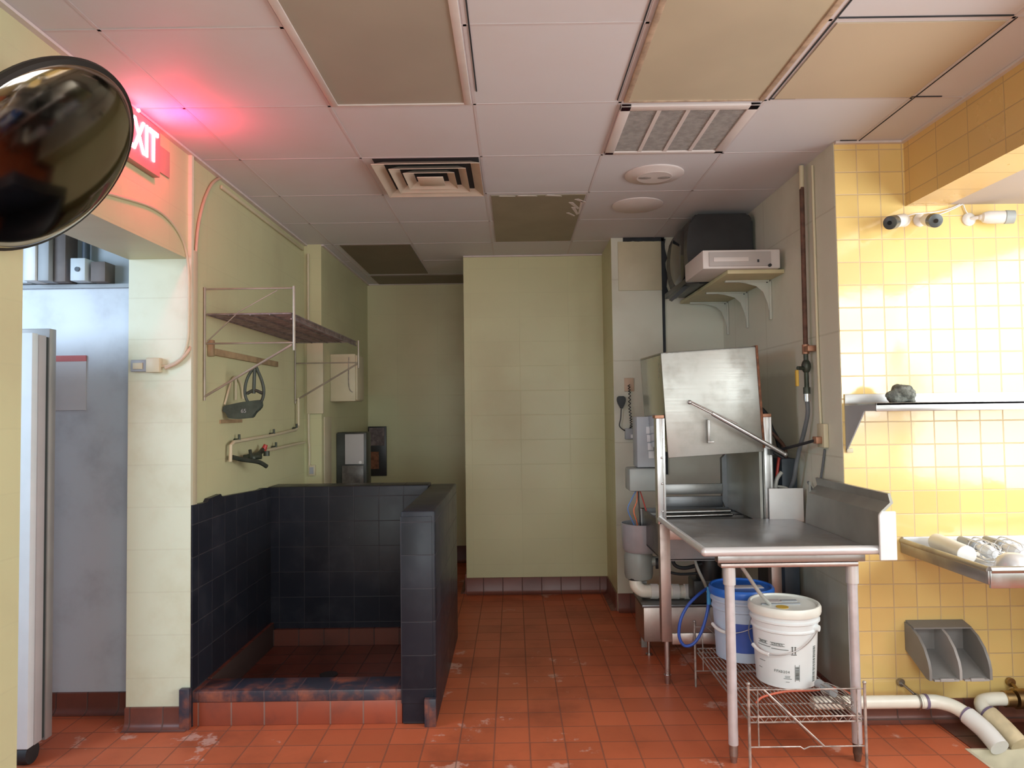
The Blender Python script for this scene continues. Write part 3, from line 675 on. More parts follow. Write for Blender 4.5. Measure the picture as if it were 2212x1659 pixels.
cable('wall_conduit', [(-1.545, 5.335, 2.70), (-1.545, 5.335, 1.40), (-1.54, 5.335, 1.25), (-1.54, 5.335, 1.10)], .010, 'painted_cream', 'painted conduit running down the pilaster corner', 'conduit')

# ------------------------------------------------------------------ alcove wall things
tag(MB().box(.80, 1.125, 5.268, 5.279, 2.375, 2.745, .003).build('access_panel', 'painted_cream'), 'square painted access panel high on the alcove back wall', 'access panel')
t = thing('handset_microphone', 'black handset microphone with coiled cord hanging on the alcove wall', 'microphone', (.80, 5.25, 1.5))
MB().prism([(.775, 1.585), (.825, 1.585), (.835, 1.565), (.830, 1.535), (.806, 1.488), (.796, 1.488), (.772, 1.535), (.766, 1.565)], 5.235, 5.268, 'Y', bev=.006).build('body', 'black_plastic', t)
cp = []
path = [(.86, 1.67), (.865, 1.6), (.862, 1.5), (.870, 1.42), (.872, 1.36), (.85, 1.325), (.82, 1.33)]
for i in range(len(path)-1):
    for k_ in range(14):
        u = k_/14; x = path[i][0]*(1-u)+path[i+1][0]*u; z = path[i][1]*(1-u)+path[i+1][1]*u
        ph = (i*14+k_)*PI/2.0
        cp.append((x+.008*math.cos(ph), 5.258+.008*math.sin(ph), z))
MB().tube(cp, .003, 6, sub=2).build('coiled_cord', 'black_plastic', t)
MB().tube([(.80, 5.26, 1.49), (.795, 5.262, 1.42), (.785, 5.262, 1.37), (.80, 5.262, 1.345), (.825, 5.262, 1.33)], .004, 6).build('cord_tail', 'black_plastic', t)
MB().box(.83, .90, 5.27, 5.28, 1.62, 1.72, .002).build('wall_plate', 'painted_pinkish', t)
t = thing('outlet_box', 'grey metal outlet box under the handset microphone cord', 'outlet', (.87, 5.26, 1.26))
MB().box(.825, .915, 5.245, 5.279, 1.265, 1.345, .003).build('box', 'grey_box', t)
MB().box(.865, .905, 5.240, 5.246, 1.275, 1.30).build('receptacle', 'white_metal', t)

# shelf with television and recorder on the right wall
t = thing('bracket_shelf', 'cream shelf on three brackets high on the right wall under the television', 'shelf', (1.42, 4.66, 2.26))
MB().box(1.25, 1.579, 4.07, 5.23, 2.262, 2.285, .003).build('board', 'shelf_wood', t)
for y in (4.29, 4.72, 5.15):
    bk = MB(); bk.box(1.30, 1.575, y-.012, y+.012, 2.250, 2.262, .002); bk.box(1.565, 1.579, y-.012, y+.012, 2.02, 2.262, .002)
    bk.prism([(1.34, 2.255), (1.57, 2.255), (1.57, 2.05), (1.555, 2.12), (1.53, 2.19), (1.49, 2.225), (1.42, 2.245)], y-.003, y+.003, 'Y'); bk = bk.build('bracket', 'bracket_white', t)
    for x in (1.555,): MB().ball((x, y, 2.249), .006).build('screw', 'dark_gap', bk)
t = thing('video_recorder', 'off-white boxy video recorder jutting over the edge of the bracket shelf', 'video recorder', (1.3, 4.25, 2.285))
MB().box(1.10, 1.545, 4.04, 4.46, 2.286, 2.395, .006).build('case', 'device_white', t)
MB().box(1.135, 1.49, 4.032, 4.041, 2.300, 2.382, .002).build('front_panel', 'device_panel', t)
MB().box(1.16, 1.36, 4.028, 4.033, 2.325, 2.350, .001).build('disc_slot', 'device_white', t)
MB().box(1.41, 1.42, 4.028, 4.033, 2.32, 2.335).build('button', 'dark_gap', t)
MB().cyl((1.48, 4.02, 2.30), (1.48, 4.033, 2.30), .009).build('knob', 'black_plastic', t)
t = thing('television', 'black tube television on the bracket shelf behind the recorder', 'television', (1.30, 4.85, 2.286))
prof = []
for i in range(13):
    a = -PI/2+PI*i/12; prof.append((1.24-.075*math.cos(a)-.0, 2.53+.215*math.sin(a)))
poly = [(1.56, 2.30), (1.24, 2.286)] + [(x_, z_) for x_, z_ in prof] + [(1.24, 2.745), (1.535, 2.745), (1.56, 2.70)]
poly = [(1.56, 2.30), (1.20, 2.288)] + [(1.20-.07*math.cos(-PI/2+PI*i/12), 2.515+.225*math.sin(-PI/2+PI*i/12)) for i in range(1, 12)] + [(1.20, 2.742), (1.53, 2.742), (1.56, 2.70)]
MB().prism(poly, 4.52, 5.12, 'Y', bev=.012).build('cabinet', 'tv_black', t)
MB().ball((1.155, 4.82, 2.515), .2, .22, 1.28, .98, n=28).build('screen', 'screen_glass', t)
MB().box(1.115, 1.20, 4.50, 5.14, 2.286, 2.325, .006).build('bezel', 'tv_black', t)
MB().hexa([(1.13, 4.60, 2.29), (1.17, 4.60, 2.29), (1.17, 4.63, 2.29), (1.13, 4.63, 2.29)], [(1.03, 4.60, 2.20), (1.05, 4.60, 2.19), (1.05, 4.63, 2.19), (1.03, 4.63, 2.20)]).build('strap', 'black_plastic', t)

# gas pipe and valves on the right wall
t = thing('water_pipe', 'rusty brown pipe with a dark green valve and grey flexible hose on right wall', 'pipe', (1.55, 3.70, 1.1))
MB().cyl((1.545, 3.715, 2.65), (1.545, 3.725, 1.80), .012).build('upper_pipe', 'rust_pipe', t)
MB().cyl((1.545, 3.713, 2.765), (1.545, 3.716, 2.64), .0125).build('white_sleeve', 'painted_cream', t)
MB().cyl((1.545, 3.725, 1.815), (1.545, 3.725, 1.765), .018).box(1.53, 1.575, 3.66, 3.73, 1.775, 1.805, .003).build('clamp', 'copper_fitting', t)
MB().cyl((1.545, 3.725, 1.765), (1.545, 3.725, 1.56), .012).ball((1.545, 3.725, 1.70), .024, 1, 1, 1.6).cyl((1.545, 3.725, 1.59), (1.545, 3.725, 1.555), .018).cyl((1.545, 3.725, 1.69), (1.49, 3.70, 1.69), .010).build('valve', 'valve_green', t)
MB().box(1.478, 1.492, 3.69, 3.71, 1.595, 1.68, .003).build('valve_lever', 'valve_yellow', t)
MB().cyl((1.545, 3.725, 1.556), (1.545, 3.725, 1.515), .017).build('coupling', 'steel', t)
MB().tube([(1.545, 3.725, 1.52), (1.548, 3.73, 1.45), (1.54, 3.76, 1.36), (1.53, 3.80, 1.27), (1.525, 3.84, 1.18), (1.52, 3.88, 1.08), (1.50, 3.95, .98)], .011, 10).build('flexible_hose', 'hose_grey', t)
cable('wall_conduit', [(1.572, 3.64, 2.74), (1.572, 3.64, 1.80), (1.572, 3.63, 1.40)], .007, 'painted_cream', 'thin painted conduit beside the rusty pipe on the right wall', 'conduit')
t = thing('wall_switch', 'grey-white switch box with a copper plug on the right wall', 'outlet', (1.56, 3.6, 1.25))
MB().box(1.555, 1.579, 3.56, 3.64, 1.28, 1.40, .003).build('box', 'painted_cream', t)
MB().box(1.525, 1.556, 3.58, 3.63, 1.30, 1.335, .004).build('plug', 'copper_fitting', t)
MB().tube([(1.53, 3.61, 1.315), (1.50, 3.72, 1.29), (1.46, 3.92, 1.25), (1.45, 4.05, 1.22)], .008, 8).build('power_cord', 'rubber', t)
cable('drain_loop', [(1.575, 3.60, 1.27), (1.57, 3.62, 1.18), (1.565, 3.66, 1.07), (1.56, 3.72, 1.05), (1.555, 3.77, 1.09)], .006, 'hose_grey', 'thin grey tube loop hanging below the right wall switch box')

# ------------------------------------------------------------------ dishwashing machine
t = thing('dishwasher', 'commercial hood dishwasher of stained stainless steel with its hood raised', 'dishwasher', (1.12, 4.2, 0))
HM = T(1.085, 3.86, 1.52) @ RY(-.055) @ RX(.02)
hood = MB()
hw, hh = .262, .288
hood.box(-hw, hw, 0, .012, -hh, hh, .004, mat=HM)

hood.box(-hw, hw, .61, .62, -hh+.03, hh, .002, mat=HM); hood.box(-hw, hw, .0, .62, hh-.012, hh, .004, mat=HM)
hood = hood.build('hood', 'steel_hood', t)
MB().box(-hw, -hw+.01, .012, .61, -hh+.03, hh-.012, .003, mat=HM).build('hood_side', 'steel_hood_side_reflect', hood)
MB().box(hw-.01, hw, .012, .61, -hh, hh-.012, .003, mat=HM).build('hood_side', 'steel_hood_side_reflect', hood)
he = MB(); he.box(hw-.006, hw+.006, -.006, .02, -hh+.02, hh+.004, .002, mat=HM); he.box(hw-.004, hw+.007, .0, .3, hh-.02, hh+.004, .002, mat=HM)
he.build('rusted_seam', 'rust', hood)
for x in (.800, 1.385):
    pm = MB(); pm.box(x-.022, x+.022, 3.868, 3.878, .86, 1.435, .002); pm.box(x-.022, x-.016, 3.878, 3.93, .86, 1.435); pm.box(x+.010, x+.022, 3.863, 3.90, .86, 1.435, .002)
    p_ = pm.build('post', 'steel', t)
    MB().box(x-.03, x+.02, 3.862, 3.93, 1.435, 1.452, .002).build('post_cap', 'copper_fitting', p_)
    if x < 1:
        for z in (.93, 1.08, 1.22): MB().ball((.803, 3.866, z), .006).build('bolt', 'chrome', p_)
# side panel, rear column, rear rails, tank
MB().box(1.345, 1.36, 3.90, 4.52, .86, 1.26).build('side_panel', 'splash_grey', t)
MB().prism([(1.33, .86), (1.43, .86), (1.43, 1.27), (1.345, 1.27), (1.345, 1.20), (1.315, 1.17), (1.315, .90)], 4.50, 4.54, 'Y').build('rear_column', 'steel_dark', t)
MB().box(.93, 1.32, 4.50, 4.52, .945, 1.01, .003).build('rear_rail', 'steel_dull', t)
MB().box(.93, 1.32, 4.51, 4.53, .84, .93, .003).build('rear_panel', 'steel_dark', t)
tk = MB(); tk.box(.80, 1.40, 3.90, 3.915, .66, .845); tk.box(.80, .815, 3.915, 4.52, .66, .86); tk.box(1.385, 1.40, 3.915, 4.52, .66, .86); tk.box(.80, 1.40, 4.505, 4.52, .66, .86); tk.box(.80, 1.40, 3.90, 4.52, .655, .665)
tk.build('tank', 'steel_dark', t)
rl = MB()
for y in (3.98, 4.10, 4.22, 4.36): rl.box(.815, 1.385, y, y+.012, .835, .85)
rl.build('rack_track', 'steel_dull', t)
MB().cyl((.90, 4.30, .862), (1.30, 4.30, .866), .014).cyl((.88, 4.16, .858), (1.28, 4.20, .858), .010).build('wash_arm', 'steel', t)
MB().box(.822, 1.36, 3.872, 3.885, .775, .855, .002).build('apron_or_shade', 'steel_pink', t)
MB().box(.82, 1.36, 3.874, 3.884, .72, .775).build('apron_shade_strip', 'steel_dark', t)  # dark strip put in for the shade beneath the front panel
for x in (.785, 1.385):
    lg = MB(); lg.box(x, x+.055, 3.868, 3.876, .23, .87, .002); lg.box(x, x+.006, 3.876, 3.92, .23, .87); lg = lg.build('leg', 'steel_pink', t)
    MB().cyl((x+.03, 3.89, .24), (x+.03, 3.89, .05), .015).cyl((x+.03, 3.89, .05), (x+.03, 3.89, 0), .019, .013).build('foot', 'steel', lg)
for x in (.80, 1.40):
    MB().box(x-.02, x+.02, 4.48, 4.52, .0, .86).build('leg', 'steel_dull', t)
MB().box(.84, 1.39, 3.868, 3.882, .215, .275, .003).build('lower_rail', 'steel_pink', t)
# handle
MB().cyl((.95, 3.815, 1.520), (1.075, 3.80, 1.452), .006).cyl((1.065, 3.80, 1.458), (1.45, 3.80, 1.235), .0115).ball((.95, 3.815, 1.52), .012).ball((1.45, 3.80, 1.235), .013).tube([(.95, 3.81, 1.528), (1.075, 3.795, 1.464), (1.2, 3.79, 1.40)], .002, 6, False).build('lift_handle', 'steel', t)
MB().cyl((1.40, 3.83, 1.245), (1.45, 3.83, 1.215), .010).box(1.38, 1.41, 3.83, 3.87, 1.23, 1.26).build('handle_pivot', 'black_plastic', t)
MB().box(1.046, 1.060, 3.825, 3.850, 1.305, 1.425, .003).box(1.046, 1.080, 3.825, 3.850, 1.298, 1.310, .002).build('hood_stop', 'steel_dull', hood)
# control box and junctions at the left rear
t2 = t
cb = MB().box(.755, .905, 4.35, 4.50, 1.13, 1.44, .004).build('control_box', 'grey_box', t)
for i in range(4): MB().box(.812+.004*i, .845+.004*i, 4.345, 4.352, 1.335-.05*i, 1.378-.05*i, .001).build('button_label', 'label_white', cb)
MB().box(.70, .90, 4.33, 4.50, .985, 1.125, .012).build('junction_box', 'grey_motor', t)
MB().box(.88, .92, 4.34, 4.36, .98, 1.38).build('rear_post', 'steel_dull', t)

wr = thing('wire_bundle', 'orange and blue wires hanging from the grey junction box into the drain bowl', 'wires', (.76, 4.42, .76))
MB().tube([(.76, 4.40, .985), (.755, 4.40, .92), (.735, 4.40, .86), (.75, 4.40, .80), (.765, 4.42, .74)], .004, 6).build('orange_wire', 'wire_orange', wr)
MB().tube([(.755, 4.41, .985), (.725, 4.41, .93), (.70, 4.41, .87), (.725, 4.41, .80), (.755, 4.42, .74)], .004, 6).build('blue_wire', 'wire_blue', wr)
MB().tube([(.765, 4.39, .985), (.765, 4.39, .92), (.77, 4.39, .84), (.775, 4.41, .74)], .0045, 6).build('black_wire', 'black_plastic', wr)
MB().tube([(.775, 4.40, .985), (.80, 4.40, .90), (.815, 4.40, .83), (.80, 4.42, .74)], .004, 6).build('red_wire', 'wire_red', wr)

t = thing('drain_pump', 'steel bowl pump with grey motor left of the dishwasher legs', 'pump', (.79, 4.45, .42))
MB().lathe([(.105, .60), (.118, .62), (.125, .77), (.128, .775), (.12, .776), (.115, .70), (.10, .69), (0, .69)], (.79, 4.47, 0)).build('bowl', 'bowl_steel', t)
MB().lathe([(.05, .42), (.082, .435), (.088, .46), (.09, .57), (.08, .60), (.08, .61)], (.77, 4.47, 0)).build('motor', 'grey_motor', t)
MB().cyl((.84, 4.45, .54), (.90, 4.44, .54), .03).build('outlet_neck', 'grey_motor', t)
MB().cyl((.87, 4.44, .53), (.93, 4.43, .53), .036).build('coupling', 'rubber', t)

t = thing('drain_pipe', 'white plastic drain pipe with elbow under the dishwasher', 'pipe', (.95, 4.40, .35))
MB().tube([(.745, 4.44, .44), (.745, 4.43, .40), (.775, 4.42, .37), (.83, 4.42, .362), (1.12, 4.42, .352), (1.18, 4.42, .34), (1.205, 4.42, .30)], .040, 16).build('pipe', 'pvc', t)
for x in (.83, .96, 1.04): MB().cyl((x, 4.42, .361-.02*(x-.83)), (x+.045, 4.42, .360-.02*(x-.83)), .046).build('coupling', 'white_plastic', t)
MB().cyl((.745, 4.44, .43), (.745, 4.44, .46), .045).build('collar', 'rubber', t)

t = thing('booster_tank', 'stainless box tank on short legs on the floor below the drain pipe', 'tank', (1.03, 4.35, 0))
MB().box(.765, 1.30, 4.30, 4.60, .09, .295, .005).build('body', 'steel_pink', t)
MB().box(.755, 1.31, 4.29, 4.61, .295, .312, .003).build('lid', 'steel_dark', t)
for x in (.80, 1.26):
    for y in (4.34, 4.56): MB().cyl((x, y, 0), (x, y, .09), .010).cyl((x, y, 0), (x, y, .01), .02).build('leg', 'steel', t)
tag(MB().lathe([(.05, .42), (.075, .44), (.08, .60), (.07, .68), (.03, .70)], (1.16, 4.30, 0)).box(1.05, 1.22, 4.22, 4.36, .335, .47, .01).cyl((1.16, 4.25, .66), (1.30, 4.10, .655), .02).build('pump_motor', 'black_plastic', org=(1.16, 4.3, .335)), 'black pump motor hanging under the dishwasher tank', 'pump')
cable('black_hose', [(1.12, 4.20, .66), (1.02, 4.20, .69), (.95, 4.20, .66), (.925, 4.20, .61), (.94, 4.20, .565), (1.0, 4.20, .55), (1.10, 4.22, .57)], .011, 'rubber', 'black hose looped under the dishwasher tank', 'hose')
cable('black_hose', [(.90, 4.24, .52), (.98, 4.24, .505), (1.10, 4.24, .51)], .008, 'rubber', 'thin black hose under the looped black hose', 'hose')
cable('clear_hose', [(1.02, 4.10, .72), (1.015, 4.08, .66), (1.03, 4.04, .58), (1.06, 4.0, .50), (1.07, 3.95, .44)], .009, 'hose_clear', 'pale clear hose curving down from the table corner', 'hose')
cable('blue_hose', [(1.015, 3.78, .50), (1.01, 3.77, .44), (.99, 3.76, .37), (.96, 3.755, .30), (.92, 3.75, .255), (.875, 3.75, .25), (.85, 3.75, .30), (.86, 3.75, .38), (.90, 3.76, .45), (.96, 3.78, .50), (1.02, 3.82, .525)], .008, 'hose_blue', 'blue hose loop hanging left of the blue-lidded bucket', 'hose')
tag(MB().cyl((1.018, 3.775, .545), (1.016, 3.772, .455), .011).build('hose_fitting', 'hose_light_blue'), 'light blue hose fitting at the top of the blue hose loop', 'fitting')

# hoses and box to the right of the machine
tag(MB().box(1.49, 1.575, 3.96, 4.40, .0, 1.20, .006).build('dark_cabinet', 'dark_box'), 'dark blue-grey narrow cabinet between the dishwasher and the right wall', 'cabinet')
cable('black_hose', [(1.40, 4.25, 1.47), (1.46, 4.22, 1.485), (1.50, 4.2, 1.44), (1.52, 4.18, 1.36), (1.54, 4.15, 1.30), (1.545, 4.12, 1.22)], .013, 'rubber', 'black hose arching from behind the raised hood to the right wall', 'hose')
cable('black_hose', [(1.41, 4.2, 1.39), (1.47, 4.15, 1.37), (1.52, 4.1, 1.31), (1.545, 4.05, 1.25), (1.55, 4.05, 1.16)], .010, 'rust_pipe', 'brown-black hose right of the dishwasher post, below the arching hose', 'hose')
cable('red_hose', [(1.47, 3.93, 1.24), (1.455, 3.92, 1.17), (1.445, 3.92, 1.10)], .008, 'wire_red', 'short red hose right of the dishwasher post', 'hose')
cable('clear_hose', [(1.47, 3.91, 1.13), (1.442, 3.91, 1.09), (1.432, 3.91, 1.02), (1.43, 3.90, .93)], .011, 'hose_clear', 'grey translucent hose rising behind the white splash plate', 'hose')
cable('clear_hose', [(1.45, 3.93, 1.05), (1.50, 3.92, 1.04), (1.535, 3.90, 1.00), (1.545, 3.88, .93)], .008, 'hose_clear', 'thin pale hose bending down beside the grey translucent hose', 'hose')

# ------------------------------------------------------------------ dish table
t = thing('dish_table', 'stainless dish table with high splash joined to the dishwasher', 'table', (1.18, 3.4, 0))
MB().box(.80, 1.51, 2.985, 3.87, .868, .884, .002).build('top', 'steel_table', t)
rim = MB(); rim.cyl((.79, 2.975, .888), (1.515, 2.975, .888), .019, n=20); rim.ball((.79, 2.975, .888), .019); rim.cyl((.79, 2.975, .888), (.79, 3.87, .888), .016, n=20)
rim.build('rolled_rim', 'steel_glare', t)
sp = [(1.512, .868), (1.512, 1.045), (1.556, 1.085), (1.548, 1.122), (1.558, 1.124), (1.570, 1.083), (1.524, 1.040), (1.524, .868)]
MB().prism(sp, 2.955, 3.66, 'Y').build('splash', 'splash_grey', t)
MB().prism([(1.505, .85), (1.505, 1.035), (1.515, 1.05), (1.575, 1.05), (1.575, .85)], 2.945, 2.957, 'Y', bev=.002).build('splash_end_cap', 'white_metal', t)  # white colour stands for window light on the steel end
MB().prism([(3.66, .87), (3.72, .87), (3.70, .98), (3.66, 1.10)], 1.514, 1.524, 'X').build('splash_return', 'splash_grey', t)
MB().box(1.375, 1.56, 3.845, 3.853, .868, 1.048, .002).build('splash_plate', 'white_metal', t)  # plate coloured white to carry the light it reflects
MB().box(.85, 1.47, 3.00, 3.05, .835, .868, .003).build('channel', 'steel_dull', t)
MB().box(.862, 1.44, 2.998, 3.052, .815, .833, .004).build('lower_channel', 'steel_pink', t)
for x in (.905, 1.425):
    MB().cyl((x, 3.03, .83), (x, 3.03, .74), .026).build('gusset', 'steel_glare', t)
    l_ = MB().cyl((x, 3.03, .76), (x, 3.03, .075), .0205).build('leg', 'steel_leg', t)
    MB().cyl((x, 3.03, .085), (x, 3.03, .03), .018).cyl((x, 3.03, .03), (x, 3.03, 0), .017, .012).build('foot', 'steel_dull' if x < 1.2 else 'rust_pipe', l_)

# ------------------------------------------------------------------ wire rack with buckets
t = thing('wire_rack', 'low rusty chrome wire rack under the dish table', 'rack', (1.19, 3.43, 0))
X0, X1, Y0, Y1, ZR = .965, 1.425, 2.985, 3.83, .205
dk = MB()
for y in (Y0, Y1):
    for z in (ZR, ZR-.022): dk.tube([(X0, y, z), (X1, y, z)], .0035, 6, False)
for x in (X0, X1):
    for z in (ZR, ZR-.022): dk.tube([(x, Y0, z), (x, Y1, z)], .0035, 6, False)
for i in range(1, 24):
    x = X0+(X1-X0)*i/24; dk.tube([(x, Y0, ZR+.003), (x, Y1, ZR+.003)], .0028, 6, False)
for y in (3.12, 3.30, 3.50, 3.70): dk.tube([(X0, y, ZR-.003), (X1, y, ZR-.003)], .0035, 6, False)
for i in range(0, 12):
    x = X0+(X1-X0)*i/12; dx = (X1-X0)/12
    dk.tube([(x, Y0, ZR), (x+dx/2, Y0, ZR-.022), (x+dx, Y0, ZR)], .002, 5, False)
dk.build('wire_deck', 'wire_rack', t)
for y, yy in ((Y0-.012, Y0-.006), (Y1+.012, Y1+.006)):
    for x in (X0-.01, X1+.01):
        MB().tube([(x, y, 0), (x, y, .345)], .006, 8, False).ball((x, y, .345), .008).build('post', 'wire_rack', t)
    e = MB(); e.tube([(X0-.01, yy, .318), (X1+.01, yy, .318)], .003, 6, False).tube([(X0-.01, yy, .085), (X0+.20, yy, .085), (X0+.215, yy, .075), (X0+.24, yy, .085), (X1+.01, yy, .085)], .003, 6, False)
    e.tube([(X0+.03, yy, .318), (X0+.03, yy, .085)], .003, 6, False).tube([(X1-.02, yy, .318), (X1-.02, yy, .085)], .003, 6, False)
    e.tube([(X0+.055, yy, .318), (X0+.30, yy, .085)], .0045, 6, False)
    e.build('end_frame', 'wire_rack', t)

def bucket(label, cx, cy, z0, body, lid, ribs=True, liquid=None):
    t = thing('bucket', label, 'bucket', (cx, cy, z0))
    C = (cx, cy, z0)
    MB().lathe([(.126, 0), (.132, .003), (.142, .20), (.144, .245), (.151, .250), (.151, .256), (.146, .262), (.148, .285), (.156, .290), (.156, .298), (.149, .304), (.150, .335)], C, n=56).build('body', body, t)
    ld = MB().lathe([(.150, .318), (.160, .320), (.163, .330), (.163, .350), (.157, .360), (.150, .360), (.146, .352), (.13, .350), (0, .350)], C, n=56).build('lid', lid, t)
    # bail and ears
    a = math.radians(-46); ex, ey = math.cos(a), math.sin(a)
    pts = []
    for i in range(17):
        u = i/16; ang = a - u*PI    # from the right ear round the front to the left ear
        dz = .268 - .115*math.sin(u*PI)
        r = .158+.006*math.sin(u*PI); pts.append((cx+r*math.cos(ang), cy+r*math.sin(ang), z0+dz))
    bl = MB().tube(pts, .0022, 6, sub=2).build('bail', 'steel', t)
    h = pts[8:12]; MB().tube(h, .0085, 10, sub=4).build('grip', 'white_plastic', bl)
    for s_ in (0, PI):
        MB().cyl((cx+.146*math.cos(a+s_), cy+.146*math.sin(a+s_), z0+.268), (cx+.164*math.cos(a+s_), cy+.164*math.sin(a+s_), z0+.268), .018, .014, 14).build('ear', body, t)
    return t, ld
ZB = ZR+.007
t, LD = bucket('white pail with black print and a cream lid standing on the front of the rack', 1.262, 3.375, ZB, 'bucket_white', 'lid_cream')
def on_pail(mb, cx, cy, z0, ang, z, w, h, r_=None):
    """thin printed patch following the wall of the pail"""
    n = max(2, int(w/.008)); R0 = .1325+(.142-.132)*(z/.2)
    A = []; B = []
    for i in range(n+1):
        a = ang + (i/n-.5)*w/R0
        for L, zz in ((A, z-h/2), (B, z+h/2)):
            rr = (.1322+.010*(zz/.2))+.0008; L.append((cx+rr*math.cos(a), cy+rr*math.sin(a), z0+zz))
    va = [mb.bm.verts.new(p) for p in A]; vb = [mb.bm.verts.new(p) for p in B]
    vc = [mb.bm.verts.new((p[0]+.0008*(p[0]-cx)/.13, p[1]+.0008*(p[1]-cy)/.13, p[2])) for p in A]; vd = [mb.bm.verts.new((p[0]+.0008*(p[0]-cx)/.13, p[1]+.0008*(p[1]-cy)/.13, p[2])) for p in B]
    for i in range(n):
        mb.bm.faces.new((vc[i], vc[i+1], vd[i+1], vd[i])); mb.bm.faces.new((va[i], vb[i], vb[i+1], va[i+1]))
        mb.bm.faces.new((va[i], va[i+1], vc[i+1], vc[i])); mb.bm.faces.new((vb[i], vd[i], vd[i+1], vb[i+1]))
    mb.bm.faces.new((va[0], vc[0], vd[0], vb[0])); mb.bm.faces.new((va[n], vb[n], vd[n], vc[n]))
def pail_text(mb, body, cx, cy, z0, ang, z, size):
    """letters one by one round the pail"""
    R0 = .1322+.010*(z/.2)+.0006; adv = size*.62
    for i, ch in enumerate(body):
        if ch == ' ': continue
        a = ang+(i-(len(body)-1)/2)*adv/R0
        m_ = T(cx+R0*math.cos(a), cy+R0*math.sin(a), z0+z) @ RZ(a+PI/2) @ RX(PI/2)
        mb.text(ch, size, m_, .0005)
pr = MB(); FA = math.radians(-121)
pcx, pcy = 1.262, 3.375
on_pail(pr, pcx, pcy, ZB, FA-.52, .182, .070, .0025); on_pail(pr, pcx, pcy, ZB, FA+.02, .178, .075, .0025)
for a_, w_ in ((FA-.55, .052), (FA-.05, .064)):
    on_pail(pr, pcx, pcy, ZB, a_, .2045, w_, .0018); on_pail(pr, pcx, pcy, ZB, a_, .1925, w_, .0018)
pt = MB()
pail_text(pt, 'RACOR', pcx, pcy, ZB, FA-.55, .1985, .0125); pail_text(pt, 'CONTROL', pcx, pcy, ZB, FA-.05, .1985, .0125)
pail_text(pt, 'FFX0204', pcx, pcy, ZB, FA+.06, .078, .016)
pt.build('printed_text', 'print_ink', t, ang=30)
for z_, w_ in ((.060, .022), (.054, .020), (.048, .034), (.034, .016)): on_pail(pr, pcx, pcy, ZB, FA+.24, z_, w_, .0016)
pr.build('printed_lines', 'print_ink', t, ang=30); pr = MB()
for a_ in (FA+.40, FA+.49):      # this-way-up arrows
    on_pail(pr, pcx, pcy, ZB, a_, .178, .004, .034); on_pail(pr, pcx, pcy, ZB, a_, .192, .0075, .004)
on_pail(pr, pcx, pcy, ZB, FA+.445, .158, .024, .003)
pr.build('arrow_mark', 'print_ink', t, ang=30); pr = MB()
on_pail(pr, pcx, pcy, ZB, FA-.62, .110, .035, .002); on_pail(pr, pcx, pcy, ZB, FA-.72, .075, .02, .002); on_pail(pr, pcx, pcy, ZB, FA-.72, .155, .012, .008)
pr.build('printed_lines', 'print_ink', t, ang=30); pr = MB()
for a_, z0_, z1_ in ((FA+.55, .045, .105),):
    zz = z0_
    while zz < z1_:
        h_ = random.choice((.0012, .002, .003)); on_pail(pr, pcx, pcy, ZB, a_, zz, .015, h_); zz += h_+random.choice((.0012, .0018))
for s_ in (-1, 1): on_pail(pr, pcx, pcy, ZB, FA+.55+s_*.07, .075, .0015, .075)
pr.build('barcode', 'print_ink', t, ang=30); pr = MB()
zz = .03
while zz < .19:
    h_ = random.choice((.0015, .003, .004)); on_pail(pr, pcx, pcy, ZB, FA+1.24, zz, .018, h_); zz += h_+.003
pr.build('side_print', 'print_ink', t, ang=30)
MB().cyl((pcx-.03, pcy-.06, ZB+.350), (pcx-.03, pcy-.06, ZB+.3525), .028).build('lid_cap', 'valve_yellow', LD)
MB().box(pcx-.06, pcx-.0, pcy+.02, pcy+.07, ZB+.350, ZB+.353).build('lid_label', 'device_white', LD)
MB().box(pcx-.11, pcx+.07, pcy-.02, pcy-.008, ZB+.350, ZB+.356).box(pcx+.0, pcx+.075, pcy+.03, pcy+.05, ZB+.350, ZB+.355).build('lid_rib', 'grey_box', LD)
t, LD = bucket('pale blue pail with a bright blue lid behind the white pail', 1.165, 3.70, ZB, 'bucket_pale_blue', 'lid_blue')
lb = MB()
for i in range(1): on_pail(lb, 1.165, 3.70, ZB, math.radians(-96), .125, .20, .145)
lb.build('blue_label', 'bucket_liquid_blue', t, ang=60)
MB().box(1.10, 1.27, 3.66, 3.72, ZB+.350, ZB+.354, .001).build('lid_paper', 'paper', LD)
cable('suction_tube', [(.99, 3.26, .82), (1.06, 3.30, .73), (1.13, 3.33, .63), (1.19, 3.35, ZB+.351)], .009, 'hose_clear', 'grey suction tube slanting from the table down into the white pail', 'hose')
cable('orange_tube', [(1.03, 3.10, ZR+.012), (1.08, 3.16, ZR+.012), (1.20, 3.215, ZR+.012), (1.33, 3.225, ZR+.012), (1.42, 3.20, ZR+.03), (1.455, 3.10, ZR+.03)], .005, 'hose_orange', 'thin orange tube lying on the wire rack in front of the white pail', 'hose')
t = thing('cage_lamp', 'grey wire cage lamp guard lying at the front right of the wire rack', 'lamp guard', (1.38, 3.08, ZR))
cg = MB()
for i in range(8):
    a = 2*PI*i/8; cg.tube([(1.355+.012*math.cos(a), 3.20, ZR+.040+.012*math.sin(a)), (1.365+.030*math.cos(a), 3.15, ZR+.040+.030*math.sin(a)), (1.385+.030*math.cos(a), 3.06, ZR+.040+.030*math.sin(a)), (1.395+.010*math.cos(a), 3.01, ZR+.040+.010*math.sin(a))], .0022, 6)
cg.build('cage', 'wire_rack', t); MB().cyl((1.352, 3.23, ZR+.04), (1.372, 3.12, ZR+.04), .020).build('handle', 'grey_box', t)

